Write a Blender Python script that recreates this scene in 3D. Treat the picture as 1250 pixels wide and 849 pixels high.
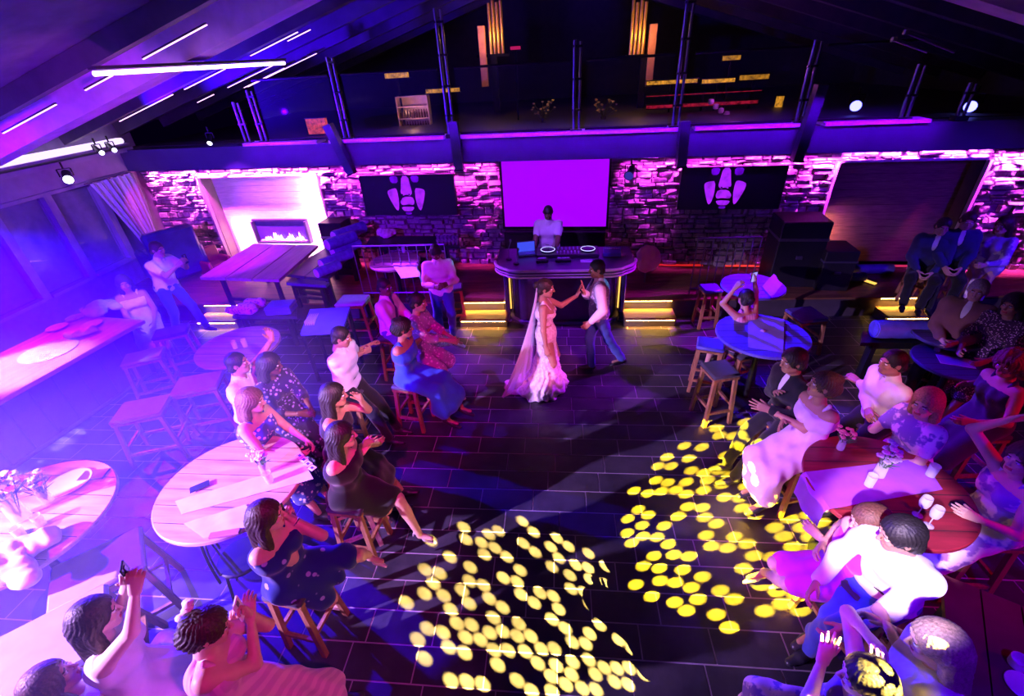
import bpy, bmesh, math, random
import numpy as np
from mathutils import Vector, Matrix, geometry

for _o in list(bpy.data.objects): bpy.data.objects.remove(_o)
SC = bpy.context.scene
COL = SC.collection
random.seed(7)
RS = np.random.RandomState(11)

# ------------------------------------------------------------------ camera
CX, CY, FPX, CAMZ = 625.0, 424.5, 558.0, 4.0
def _axes(p, r, y):
    cp, sp = math.cos(p), math.sin(p)
    f = np.array([math.sin(y)*cp, math.cos(y)*cp, -sp]); rt = np.array([math.cos(y), -math.sin(y), 0.0])
    up = np.cross(rt, f); c, s = math.cos(r), math.sin(r)
    return c*rt + s*up, -s*rt + c*up, f
RR, UU, FF = _axes(math.radians(32.23), math.radians(-3.62), math.radians(-6.69))
cam_d = bpy.data.cameras.new('camera'); cam = bpy.data.objects.new('camera', cam_d); COL.objects.link(cam)
cam_d.sensor_width = 36.0; cam_d.lens = 36.0*FPX/1250.0; cam_d.clip_start = 0.05; cam_d.clip_end = 100
cam.matrix_world = Matrix(((RR[0], UU[0], -FF[0], 0), (RR[1], UU[1], -FF[1], 0), (RR[2], UU[2], -FF[2], CAMZ), (0, 0, 0, 1)))
SC.camera = cam
# ------------------------------------------------------------------ exposure, world
SC.view_settings.view_transform = 'Standard'; SC.view_settings.look = 'None'
SC.view_settings.gamma = 1.0; SC.view_settings.use_curve_mapping = False
W = bpy.data.worlds.new('night'); SC.world = W; W.use_nodes = True
W.node_tree.nodes['Background'].inputs[0].default_value = (0.10, 0.0, 0.6, 1)
W.node_tree.nodes['Background'].inputs[1].default_value = 0.006

# ------------------------------------------------------------------ plan coordinates
def vray(x, y): return RR*((x-CX)/FPX) + UU*((CY-y)/FPX) + FF
def P(x, y, z=0.0):                       # where the sight line of a photo pixel meets the level z
    d = vray(x, y); t = (z-CAMZ)/d[2]; p = d*t; return np.array([p[0], p[1], z])
def PY(x, y, Y):                          # ... meets the upright plane at depth Y
    d = vray(x, y); t = Y/d[1]; p = d*t; return np.array([p[0], Y, p[2]+CAMZ])
def PX(x, y, X):
    d = vray(x, y); t = X/d[0]; p = d*t; return np.array([X, p[1], p[2]+CAMZ])
WY, WS = 9.05, -0.08                      # the stone wall: Y = WY + WS * X
def PW(x, y, off=0.0):
    d = vray(x, y); t = (WY-off)/(d[1]-WS*d[0]); p = d*t; return np.array([p[0], p[1], p[2]+CAMZ])
def wallY(x): return WY + WS*x
WA = math.atan(WS)
PLAT = 0.36                               # raised platform level
UP = 2.86                                 # gallery level

# ------------------------------------------------------------------ lights
def light(kind, name, loc, target=None, color=(1,1,1), power=100, **kw):
    d = bpy.data.lights.new(name, kind); o = bpy.data.objects.new(name, d); COL.objects.link(o)
    o.location = loc; d.color = color; d.energy = power
    for k, v in kw.items(): setattr(d, k, v)
    if target is not None:
        v = Vector(target)-Vector(loc); o.rotation_euler = v.to_track_quat('-Z', 'Y').to_euler()
    return o
def spot(name, loc, target, color, power, deg=40, blend=0.4, size=0.05):
    return light('SPOT', name, loc, target, color, power, spot_size=math.radians(deg), spot_blend=blend, shadow_soft_size=size)
def strip(name, a, b, aim, color, power, w=0.04):
    a = np.array(a, float); b = np.array(b, float); aim = np.array(aim, float); aim /= np.linalg.norm(aim)
    x = (b-a)/np.linalg.norm(b-a); z = -aim - x*np.dot(-aim, x); z /= np.linalg.norm(z); y = np.cross(z, x)
    o = light('AREA', name, (a+b)/2, None, color, power, shape='RECTANGLE', size=float(np.linalg.norm(b-a)), size_y=w)
    m = (a+b)/2
    o.matrix_world = Matrix(((x[0], y[0], z[0], m[0]), (x[1], y[1], z[1], m[1]), (x[2], y[2], z[2], m[2]), (0, 0, 0, 1)))
    return o
SC.view_settings.exposure = 0.3
WARM = (1.0, 0.40, 0.06)
SC.cycles.max_bounces = 6; SC.cycles.diffuse_bounces = 1; SC.cycles.glossy_bounces = 2; SC.cycles.transparent_max_bounces = 12
# strips hidden behind the fascia, washing down the stone wall
for (x0, x1, pw, c) in ((-8.8, -4.6, 420, (1.0, .10, .9)), (-4.6, -1.2, 150, (.9, .03, .9)), (1.2, 4.4, 110, (.8, .03, .95)), (6.98, 8.9, 260, (.8, .05, 1.0)), (4.35, 4.68, 45, (.8, .05, 1.0))):
    strip('wall_wash', (x0, wallY(x0)-.19, 2.44), (x1, wallY(x1)-.19, 2.44), (0, .42, -1), c, pw, .04).data.spread = math.radians(62)
# stage: pink key on the couple, violet beams raking the floor behind them
spot('stage_spot', (2.4, .6, 5.0), (-.15, 5.5, .85), (1.0, .16, .55), 1700, 15, .5)
spot('stage_spot', (-5.6, 8.0, 3.3), (-.9, 6.35, 0), (.30, .02, 1.0), 4200, 26, .5)
spot('stage_spot', (5.5, 7.9, 3.0), (1.2, 6.3, 0), (.40, .0, 1.0), 2600, 30, .5)
spot('stage_spot', (4.4, 6.9, 3.1), (.72, 6.0, 1.35), (.03, .55, 1.0), 420, 8, .5)
# left: blue and violet floods over bar and tables, white-violet keys
spot('flood', (-8.4, 5.6, 3.0), (-5.0, 2.0, .2), (.03, .0, 1.0), 17000, 84, .9)
spot('flood', (-4.4, -1.2, 4.2), (-5.4, 3.2, .4), (.12, .0, 1.0), 9000, 78, .9)
spot('flood', (-7.0, -.6, 3.2), (-3.0, 1.9, .8), (.58, .32, 1.0), 9500, 42, .7)
spot('flood', (-1.0, .2, 4.4), (-2.6, 4.4, .9), (1.0, .0, .45), 900, 46, .9)
spot('flood', (-8.5, 2.6, 3.2), (-6.9, 4.0, 1.05), (.45, .40, 1.0), 2600, 24, .5)
spot('flood', (-5.4, 6.6, 3.6), (-6.2, 7.8, 1.0), (.30, .0, 1.0), 1300, 46, .8)
# right: blue on the tables, violet on the near guests, red glow low
spot('flood', (1.0, 8.3, 3.0), (2.9, 5.2, 1.0), (.05, .0, 1.0), 3000, 34, .7)
spot('flood', (2.0, -.9, 4.8), (2.5, 1.9, .9), (.10, .0, 1.0), 600, 40, .8)
spot('flood', (-.6, -1.0, 4.2), (2.25, 2.15, 1.15), (.85, .62, 1.0), 3600, 10, .4)
spot('flood', (6.8, .6, 3.4), (3.6, 3.2, .9), (1.0, .0, .10), 420, 50, .8)
spot('flood', (7.5, 5.0, 3.1), (6.2, 7.6, 1.4), (.08, .0, 1.0), 350, 60, .9)
spot('flood', (.4, 6.6, 3.4), (3.3, 3.5, 1.1), (.70, .0, .7), 420, 26, .8)
spot('flood', (1.6, -.7, 4.7), (-1.9, 1.8, .6), (1.0, .05, .55), 520, 34, .9)
spot('flood', (-1.6, -.8, 4.5), (1.75, 2.5, .8), (1.0, .0, .75), 700, 20, .8)
spot('flood', (-8.5, 6.6, 3.2), tuple(P(185, 548, 0)), (.75, .60, 1.0), 7000, 8, .3)
spot('stage_spot', (3.6, 6.9, 3.6), (-1.95, 6.97, 1.25), (.03, .60, 1.0), 900, 8, .5)
spot('flood', (-3.4, 3.6, 4.3), (-6.5, 6.1, 1.1), (.45, .22, 1.0), 900, 15, .5)  # added unseen spot brightening the guests near the bar end
spot('flood', (.6, .6, 4.6), (-2.75, 4.1, 1.1), (1.0, .50, .90), 1300, 19, .6)  # added unseen spot whitening the shirts of the seated men on the left
spot('flood', (.2, .4, 4.6), (3.0, 3.75, 1.1), (1.0, .42, .62), 750, 8, .6)  # added unseen spot whitening the shirt of the man beyond the red-lit table
strip('wall_wash', (4.8, wallY(4.8)-.13, 2.44), (6.9, wallY(6.9)-.13, 2.44), (0, .75, -1), (.8, .05, 1.0), 90, .04).data.spread = math.radians(45)


# ------------------------------------------------------------------ tagging
def tag(o, label=None, cat=None, group=None, kind=None):
    if label: o['label'] = label
    if cat: o['category'] = cat
    if group: o['group'] = group
    if kind: o['kind'] = kind
    return o
def link(name, me, mats=(), parent=None):
    o = bpy.data.objects.new(name, me); COL.objects.link(o)
    for m in (mats if isinstance(mats, (list, tuple)) else [mats]): me.materials.append(m)
    if parent is not None: o.parent = parent
    return o
def thing(name, label, cat, loc=(0,0,0), rz=0.0, group=None):
    o = bpy.data.objects.new(name, None); COL.objects.link(o); o.empty_display_size = 0.1
    o.location = [float(v) for v in loc]; o.rotation_euler = (0, 0, rz)
    return tag(o, label, cat, group)
def dup(root, loc, rz=None, label=None, group=None, scale=None):
    def cp(o, par):
        c = o.copy(); COL.objects.link(c); c.parent = par
        for ch in [k for k in KIDS.get(o.name, [])]: cp(ch, c)
        return c
    KIDS = {}
    for o in COL.objects:
        if o.parent: KIDS.setdefault(o.parent.name, []).append(o)
    r = cp(root, None); r.location = [float(v) for v in loc]
    if rz is not None: r.rotation_euler = (0, 0, rz)
    if scale: r.scale = (scale,)*3
    if label: r['label'] = label
    if group: r['group'] = group
    return r

# ------------------------------------------------------------------ mesh builder
class MB:
    def __init__(s): s.v = []; s.f = []; s.m = []
    def add(s, vs, fs, mi=0):
        n = len(s.v); s.v += [tuple(float(c) for c in v) for v in vs]; s.f += [tuple(i+n for i in f) for f in fs]; s.m += [mi]*len(fs)
    def box(s, a, b, mi=0, bev=0.0, M=None):
        a = np.array(a, float); b = np.array(b, float); lo = np.minimum(a, b); hi = np.maximum(a, b)
        bev = min(bev, 0.45*float((hi-lo).min()))
        if bev <= 0:
            vs = [(x, y, z) for x in (lo[0], hi[0]) for y in (lo[1], hi[1]) for z in (lo[2], hi[2])]
            fs = [(0,1,3,2),(4,6,7,5),(0,4,5,1),(2,3,7,6),(0,2,6,4),(1,5,7,3)]
        else:
            vs = []; fs = []; idx = {}
            for cx in (0,1):
                for cy in (0,1):
                    for cz in (0,1):
                        c = (hi[0] if cx else lo[0], hi[1] if cy else lo[1], hi[2] if cz else lo[2]); sg = (1 if not cx else -1, 1 if not cy else -1, 1 if not cz else -1)
                        for ax in range(3):
                            p = list(c)
                            for k in range(3):
                                if k != ax: p[k] += sg[k]*bev
                            idx[(cx,cy,cz,ax)] = len(vs); vs.append(p)
            I = lambda c, ax: idx[(c[0], c[1], c[2], ax)]
            for ax in range(3):
                o = [k for k in range(3) if k != ax]
                for sd in (0,1):
                    q = []
                    for (i, j) in ((0,0),(1,0),(1,1),(0,1)):
                        c = [0,0,0]; c[ax] = sd; c[o[0]] = i; c[o[1]] = j; q.append(I(c, ax))
                    fs.append(tuple(q))
                for (i, j) in ((0,0),(1,0),(1,1),(0,1)):       # edge along ax
                    c0 = [0,0,0]; c0[o[0]] = i; c0[o[1]] = j; c1 = list(c0); c1[ax] = 1
                    fs.append((I(c0, o[0]), I(c1, o[0]), I(c1, o[1]), I(c0, o[1])))
            for cx in (0,1):
                for cy in (0,1):
                    for cz in (0,1): fs.append(tuple(I((cx,cy,cz), a) for a in range(3)))
        if M is not None: vs = [tuple((M @ Vector(v))) for v in vs]
        s.add(vs, fs, mi)
    def bar(s, p, q, w, h=None, mi=0, up=(0,0,1), taper=1.0, bev=0.0):
        h = w if h is None else h
        p = Vector([float(c) for c in p]); q = Vector([float(c) for c in q]); d = (q-p); L = d.length; d.normalize(); u = Vector(up)
        if abs(d.dot(u)) > 0.98: u = Vector((0,1,0))
        x = d.cross(u).normalized(); u = x.cross(d).normalized()
        vs = []
        for (c, t) in ((p, 1.0), (q, taper)):
            for (i, j) in ((-1,-1),(1,-1),(1,1),(-1,1)): vs.append(c + x*(i*w*t/2) + u*(j*h*t/2))
        s.add(vs, [(3,2,1,0),(4,5,6,7),(0,1,5,4),(1,2,6,5),(2,3,7,6),(3,0,4,7)], mi)
    def tube(s, pts, r, n=12, mi=0, cap=True):
        pts = [Vector([float(c) for c in p]) for p in pts]; rs = r if isinstance(r, (list, tuple)) else [r]*len(pts)
        rings = []; prev = None
        for i, p in enumerate(pts):
            d = (pts[min(i+1, len(pts)-1)]-pts[max(i-1, 0)]).normalized()
            if prev is None:
                u = Vector((0,0,1)) if abs(d.z) < 0.9 else Vector((1,0,0)); x = d.cross(u).normalized()
            else: x = (prev - d*prev.dot(d)).normalized()
            prev = x; y = d.cross(x)
            rings.append([p + x*(math.cos(2*math.pi*k/n)*rs[i]) + y*(math.sin(2*math.pi*k/n)*rs[i]) for k in range(n)])
        vs = [v for rg in rings for v in rg]; fs = []
        for i in range(len(rings)-1):
            for k in range(n): fs.append((i*n+k, i*n+(k+1)%n, (i+1)*n+(k+1)%n, (i+1)*n+k))
        if cap: fs.append(tuple(reversed(range(n)))); fs.append(tuple((len(rings)-1)*n+k for k in range(n)))
        s.add(vs, fs, mi)
    def lathe(s, prof, c=(0,0,0), n=24, mi=0, sx=1.0, sy=1.0, rot=0.0):
        vs = []; fs = []; m = len(prof)
        for (r, z) in prof:
            for k in range(n):
                a = 2*math.pi*k/n; x = math.cos(a)*r*sx; y = math.sin(a)*r*sy
                vs.append((c[0]+x*math.cos(rot)-y*math.sin(rot), c[1]+x*math.sin(rot)+y*math.cos(rot), c[2]+z))
        for i in range(m-1):
            for k in range(n): fs.append((i*n+k, i*n+(k+1)%n, (i+1)*n+(k+1)%n, (i+1)*n+k))
        fs.append(tuple(reversed(range(n)))); fs.append(tuple((m-1)*n+k for k in range(n)))
        s.add(vs, fs, mi)
    def poly(s, pts, h, mi=0):            # closed outline (ccw, 3D), given thickness vector h
        n = len(pts); pts = [np.array(p, float) for p in pts]; h = np.array(h, float)
        s.add(pts + [p+h for p in pts], [tuple(range(n))[::-1], tuple(range(n, 2*n))] + [(i, (i+1)%n, n+(i+1)%n, n+i) for i in range(n)], mi)
    def build(s, name, mats, parent=None, smooth=False, mods=None):
        me = bpy.data.meshes.new(name); me.from_pydata(s.v, [], s.f); me.update()
        o = link(name, me, mats, parent)
        if len(set(s.m)) > 1: me.polygons.foreach_set('material_index', s.m)
        bm = bmesh.new(); bm.from_mesh(me); bmesh.ops.recalc_face_normals(bm, faces=bm.faces); bm.to_mesh(me); bm.free()
        if smooth:
            me.polygons.foreach_set('use_smooth', [True]*len(me.polygons))
            if hasattr(me, 'set_sharp_from_angle'): me.set_sharp_from_angle(angle=math.radians(40))
        return o
def struct(mb, name, mats, smooth=False):
    return tag(mb.build(name, mats, None, smooth), kind='structure')

# ------------------------------------------------------------------ materials
def new_mat(name):
    m = bpy.data.materials.new(name); m.use_nodes = True; nt = m.node_tree
    return m, nt, nt.nodes['Principled BSDF']
def ramp(nt, fac, stops):
    r = nt.nodes.new('ShaderNodeValToRGB'); e = r.color_ramp.elements
    e[0].position, e[0].color = stops[0][0], (*stops[0][1], 1); e[1].position, e[1].color = stops[-1][0], (*stops[-1][1], 1)
    for p, c in stops[1:-1]: k = e.new(p); k.color = (*c, 1)
    nt.links.new(fac, r.inputs[0]); return r.outputs[0]
def coords(nt, scale=(1,1,1), out='Object', rot=(0,0,0)):
    t = nt.nodes.new('ShaderNodeTexCoord'); mp = nt.nodes.new('ShaderNodeMapping'); mp.inputs['Scale'].default_value = scale; mp.inputs['Rotation'].default_value = rot
    nt.links.new(t.outputs[out], mp.inputs[0]); return mp.outputs[0]
def noise(nt, vec, scale=5, detail=4, rough=0.5):
    n = nt.nodes.new('ShaderNodeTexNoise'); n.inputs['Scale'].default_value = scale; n.inputs['Detail'].default_value = detail; n.inputs['Roughness'].default_value = rough
    nt.links.new(vec, n.inputs['Vector']); return n
def bump(nt, b, h, strength=0.3, dist=0.01):
    n = nt.nodes.new('ShaderNodeBump'); n.inputs['Strength'].default_value = strength; n.inputs['Distance'].default_value = dist
    nt.links.new(h, n.inputs['Height']); nt.links.new(n.outputs[0], b.inputs['Normal'])
_MC = {}
def plain(col, rough=0.6, metal=0.0, name='painted', var=0.15, sc=6.0, bmp=0.05, spec=0.5, emis=None, es=0.0, alpha=1.0, trans=0.0):
    key = ('p', tuple(col), rough, metal, name, var, sc, bmp, spec, emis, es, alpha, trans)
    if key in _MC: return _MC[key]
    m, nt, b = new_mat(name); n = noise(nt, coords(nt), sc, 4)
    c0 = tuple(max(0, c*(1-var)) for c in col); c1 = tuple(min(1, c*(1+var)) for c in col)
    nt.links.new(ramp(nt, n.outputs[0], [(0.3, c0), (0.7, c1)]), b.inputs['Base Color'])
    b.inputs['Roughness'].default_value = rough; b.inputs['Metallic'].default_value = metal; b.inputs['Specular IOR Level'].default_value = spec
    if bmp: bump(nt, b, n.outputs[0], bmp, 0.01)
    if emis: b.inputs['Emission Color'].default_value = (*emis, 1); b.inputs['Emission Strength'].default_value = es
    b.inputs['Alpha'].default_value = alpha; b.inputs['Transmission Weight'].default_value = trans
    _MC[key] = m; return m
def wood(c0, c1, rough=0.5, axis='X', sc=1.0, name='wood', plank=0.0):
    key = ('w', c0, c1, rough, axis, sc, plank)
    if key in _MC: return _MC[key]
    m, nt, b = new_mat(name); s = {'X': (1.2, 9, 9), 'Y': (9, 1.2, 9), 'Z': (9, 9, 1.2)}[axis]
    v = coords(nt, tuple(k*sc for k in s)); n = noise(nt, v, 2.2, 6, 0.6)
    col = ramp(nt, n.outputs[0], [(0.3, c0), (0.7, c1)])
    nt.links.new(col, b.inputs['Base Color'])
    b.inputs['Roughness'].default_value = rough; bump(nt, b, n.outputs[0], 0.25, 0.004)
    _MC[key] = m; return m
def fabric(col, rough=0.85, pat=None, col2=(1,1,1), sc=30.0, name='fabric', sheen=0.2, amt=0.5):
    key = ('f', tuple(col), rough, pat, tuple(col2), sc, amt)
    if key in _MC: return _MC[key]
    m, nt, b = new_mat(name); v = coords(nt)
    wv = noise(nt, v, 220, 2)
    if pat is None:
        n = noise(nt, v, 9, 3); c = ramp(nt, n.outputs[0], [(0.3, tuple(k*0.85 for k in col)), (0.7, tuple(col))])
    elif pat == 'floral':
        w = noise(nt, v, sc*0.5, 3); vo = nt.nodes.new('ShaderNodeTexVoronoi'); vo.inputs['Scale'].default_value = sc
        ad = nt.nodes.new('ShaderNodeVectorMath'); ad.operation = 'ADD'; sv = nt.nodes.new('ShaderNodeVectorMath'); sv.operation = 'SCALE'; sv.inputs['Scale'].default_value = 0.05
        nt.links.new(w.outputs[1], sv.inputs[0]); nt.links.new(v, ad.inputs[0]); nt.links.new(sv.outputs[0], ad.inputs[1]); nt.links.new(ad.outputs[0], vo.inputs['Vector'])
        c = ramp(nt, vo.outputs['Distance'], [(0.0, col2), (amt*0.55, col2), (amt*0.62, tuple(0.5*(a+q) for a, q in zip(col, col2))), (amt*0.7, tuple(col)), (1.0, tuple(col))])
    elif pat == 'blotch':
        n = noise(nt, v, sc*0.35, 3, 0.6); c = ramp(nt, n.outputs[0], [(0.0, tuple(col)), (amt-0.03, tuple(col)), (amt+0.03, tuple(col2)), (1.0, tuple(col2))])
    elif pat == 'stripe':
        wn = nt.nodes.new('ShaderNodeTexWave'); wn.inputs['Scale'].default_value = sc; wn.inputs['Distortion'].default_value = 1.0; nt.links.new(v, wn.inputs['Vector'])
        c = ramp(nt, wn.outputs[0], [(0.3, tuple(col)), (0.6, tuple(col2))])
    nt.links.new(c, b.inputs['Base Color']); b.inputs['Roughness'].default_value = rough; b.inputs['Sheen Weight'].default_value = sheen
    b.inputs['Specular IOR Level'].default_value = 0.25
    bump(nt, b, wv.outputs[0], 0.15, 0.002); _MC[key] = m; return m
def glowing(col, s, name='glowing_surface'):
    key = ('g', col, s)
    if key in _MC: return _MC[key]
    m, nt, b = new_mat(name); b.inputs['Base Color'].default_value = (.01, .01, .01, 1)
    b.inputs['Emission Color'].default_value = (*col, 1); b.inputs['Emission Strength'].default_value = s
    _MC[key] = m; return m
def glass(name='clear_glass', tint=(0.9, 0.92, 1.0), rough=0.02, a=0.25):
    key = ('gl', tint, rough, a)
    if key in _MC: return _MC[key]
    m, nt, b = new_mat(name); b.inputs['Base Color'].default_value = (*tint, 1); b.inputs['Roughness'].default_value = rough; b.inputs['Alpha'].default_value = a
    b.inputs['Specular IOR Level'].default_value = 0.8
    _MC[key] = m; return m
BLACKMETAL = plain((0.02, 0.02, 0.025), 0.35, 0.6, 'black_steel')
CHROME = plain((0.7, 0.7, 0.75), 0.2, 1.0, 'polished_steel')
STOOLWOOD = wood((0.16, 0.07, 0.035), (0.36, 0.17, 0.08), 0.5, 'Z', 1.5, 'stool_wood')
DARKPAD = fabric((0.05, 0.045, 0.07), 0.6, name='dark_leatherette')

# ------------------------------------------------------------------ implicit surfaces (for people, cloth, cushions)
class Field:
    def __init__(s, lo, hi, h):
        s.h = h; s.lo = np.array(lo, float)-2*h; n = np.ceil((np.array(hi, float)+2*h-s.lo)/h).astype(int)+1
        s.n = n; s.ax = [s.lo[i]+h*np.arange(n[i]) for i in range(3)]
        s.F = np.full(n, 1.0, np.float32)
    def _sub(s, lo, hi):
        sl = []
        for i in range(3):
            a = int(max(0, math.floor((lo[i]-s.lo[i])/s.h))); b = int(min(s.n[i], math.ceil((hi[i]-s.lo[i])/s.h)+1))
            if b <= a: return None, None, None, None
            sl.append(slice(a, b))
        X, Y, Z = (s.ax[0][sl[0]][:, None, None], s.ax[1][sl[1]][None, :, None], s.ax[2][sl[2]][None, None, :])
        return tuple(sl), X, Y, Z
    def _merge(s, sl, d, k, neg=False):
        F = s.F[sl]
        if neg:
            d = -d
            if k > 0:
                hh = np.clip(0.5-0.5*(F-d)/k, 0, 1); s.F[sl] = F*(1-hh)+d*hh+k*hh*(1-hh)
            else: s.F[sl] = np.maximum(F, d)
            return
        if k > 0:
            hh = np.clip(0.5+0.5*(F-d)/k, 0, 1); s.F[sl] = F*(1-hh)+d*hh-k*hh*(1-hh)
        else: s.F[sl] = np.minimum(F, d)
    def cone(s, a, b, ra, rb, k=0.03, neg=False, sq=None):
        a = np.array(a, float); b = np.array(b, float); m = max(ra, rb)+k+3*s.h+0.02
        sl, X, Y, Z = s._sub(np.minimum(a, b)-m, np.maximum(a, b)+m)
        if sl is None: return
        ab = b-a; L2 = max(1e-9, float(ab@ab))
        t = np.clip(((X-a[0])*ab[0]+(Y-a[1])*ab[1]+(Z-a[2])*ab[2])/L2, 0, 1)
        dx, dy, dz = X-a[0]-t*ab[0], Y-a[1]-t*ab[1], Z-a[2]-t*ab[2]
        if sq is not None:                # (axis, factor): flattened along an axis
            n = np.array(sq[0], float); n /= np.linalg.norm(n); q = (dx*n[0]+dy*n[1]+dz*n[2])*(1/sq[1]-1)
            dx, dy, dz = dx+q*n[0], dy+q*n[1], dz+q*n[2]
        d = np.sqrt(dx*dx+dy*dy+dz*dz)-(ra+(rb-ra)*t)
        if sq is not None: d = d*min(1, (1+sq[1])/2)
        s._merge(sl, d.astype(np.float32), k, neg)
    def ell(s, c, r, k=0.02, R=None, neg=False):
        c = np.array(c, float); r = np.array(r, float); m = float(r.max())+k+3*s.h+0.02
        sl, X, Y, Z = s._sub(c-m, c+m)
        if sl is None: return
        dx, dy, dz = X-c[0], Y-c[1], Z-c[2]
        if R is not None:
            R = np.array(R); u = dx*R[0,0]+dy*R[1,0]+dz*R[2,0]; v = dx*R[0,1]+dy*R[1,1]+dz*R[2,1]; w = dx*R[0,2]+dy*R[1,2]+dz*R[2,2]
        else: u, v, w = dx, dy, dz
        q = np.sqrt((u/r[0])**2+(v/r[1])**2+(w/r[2])**2); g = np.sqrt((u/r[0]**2)**2+(v/r[1]**2)**2+(w/r[2]**2)**2)+1e-6
        s._merge(sl, (q*(q-1)/g).astype(np.float32), k, neg)
    def cut(s, p, n, k=0.0):              # remove the side n points to
        p = np.array(p, float); n = np.array(n, float); n /= np.linalg.norm(n)
        d = (s.ax[0][:, None, None]-p[0])*n[0]+(s.ax[1][None, :, None]-p[1])*n[1]+(s.ax[2][None, None, :]-p[2])*n[2]
        s.F = np.maximum(s.F, d.astype(np.float32))
    def ripple(s, amp, freq, seed=0, n=4, stretch=(1,1,1)):
        r = np.random.RandomState(seed); D = 0
        for i in range(n):
            v = r.normal(size=3)*np.array(stretch); v *= freq*r.uniform(0.6, 1.5)/np.linalg.norm(v)
            D = D+np.sin(s.ax[0][:, None, None]*v[0]+s.ax[1][None, :, None]*v[1]+s.ax[2][None, None, :]*v[2]+r.uniform(0, 6))
        s.F = s.F+(D*(amp/n*1.5)).astype(np.float32)
    def mesh(s):
        F = s.F.copy(); F[0] = F[-1] = 1; F[:, 0] = F[:, -1] = 1; F[:, :, 0] = F[:, :, -1] = 1
        S = F < 0; nx, ny, nz = F.shape
        c8 = [S[i:nx-1+i, j:ny-1+j, k:nz-1+k] for i in (0,1) for j in (0,1) for k in (0,1)]
        al = c8[0].copy(); an = c8[0].copy()
        for c in c8[1:]: al &= c; an |= c
        act = an & ~al; I = np.argwhere(act)
        if len(I) == 0: return np.zeros((0,3)), np.zeros((0,4), int)
        acc = np.zeros((len(I), 3)); cnt = np.zeros(len(I)); offs = [(i,j,k) for i in (0,1) for j in (0,1) for k in (0,1)]
        for a in offs:
            for ax in range(3):
                if a[ax]: continue
                b = list(a); b[ax] = 1
                fa = F[I[:,0]+a[0], I[:,1]+a[1], I[:,2]+a[2]]; fb = F[I[:,0]+b[0], I[:,1]+b[1], I[:,2]+b[2]]
                mk = (fa < 0) != (fb < 0); t = np.where(mk, fa/(fa-fb+1e-12), 0)
                p = np.tile(np.array(a, float), (len(I), 1)); p[:, ax] += t
                acc += p*mk[:, None]; cnt += mk
        V_ = s.lo+(I+acc/cnt[:, None])*s.h
        idx = -np.ones(act.shape, int); idx[tuple(I.T)] = np.arange(len(I))
        Q = []
        for ax in range(3):
            o = [k for k in range(3) if k != ax]
            A = np.take(S, range(0, S.shape[ax]-1), ax); B = np.take(S, range(1, S.shape[ax]), ax)
            E_ = np.argwhere(A != B); E_ = E_[(E_[:, o[0]] > 0) & (E_[:, o[1]] > 0) & (E_[:, o[0]] < S.shape[o[0]]-1) & (E_[:, o[1]] < S.shape[o[1]]-1)]
            if len(E_) == 0: continue
            ins = A[tuple(E_.T)]; q = []
            for (du, dv) in ((-1,-1),(0,-1),(0,0),(-1,0)):
                c = E_.copy(); c[:, o[0]] += du; c[:, o[1]] += dv; q.append(idx[tuple(c.T)])
            q = np.stack(q, 1); fl = ins if ax != 1 else ~ins
            q[~fl] = q[~fl][:, ::-1]; Q.append(q)
        return V_, np.concatenate(Q)
def raw_obj(name, parts, mats, parent=None):
    """parts: list of (verts, quads, material index); linked as one mesh"""
    vs = []; fs = []; mi = []; n = 0
    for v, q, m in parts:
        vs.append(v); fs.append(np.asarray(q)+n); mi.append(np.full(len(q), m) if np.isscalar(m) else m); n += len(v)
    vs = np.concatenate(vs); fs = np.concatenate(fs); mi = np.concatenate(mi)
    me = bpy.data.meshes.new(name); me.vertices.add(len(vs)); me.vertices.foreach_set('co', vs.astype(np.float32).ravel())
    me.loops.add(fs.size); me.loops.foreach_set('vertex_index', fs.astype(np.int32).ravel())
    me.polygons.add(len(fs)); me.polygons.foreach_set('loop_start', np.arange(0, fs.size, 4, dtype=np.int32))
    me.update(calc_edges=True); me.validate()
    o = link(name, me, mats, parent)
    me.polygons.foreach_set('material_index', mi.astype(np.int32)); me.polygons.foreach_set('use_smooth', [True]*len(me.polygons))
    return o
def xf(v, M, t): return v@np.array(M).T+np.array(t)

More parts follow.
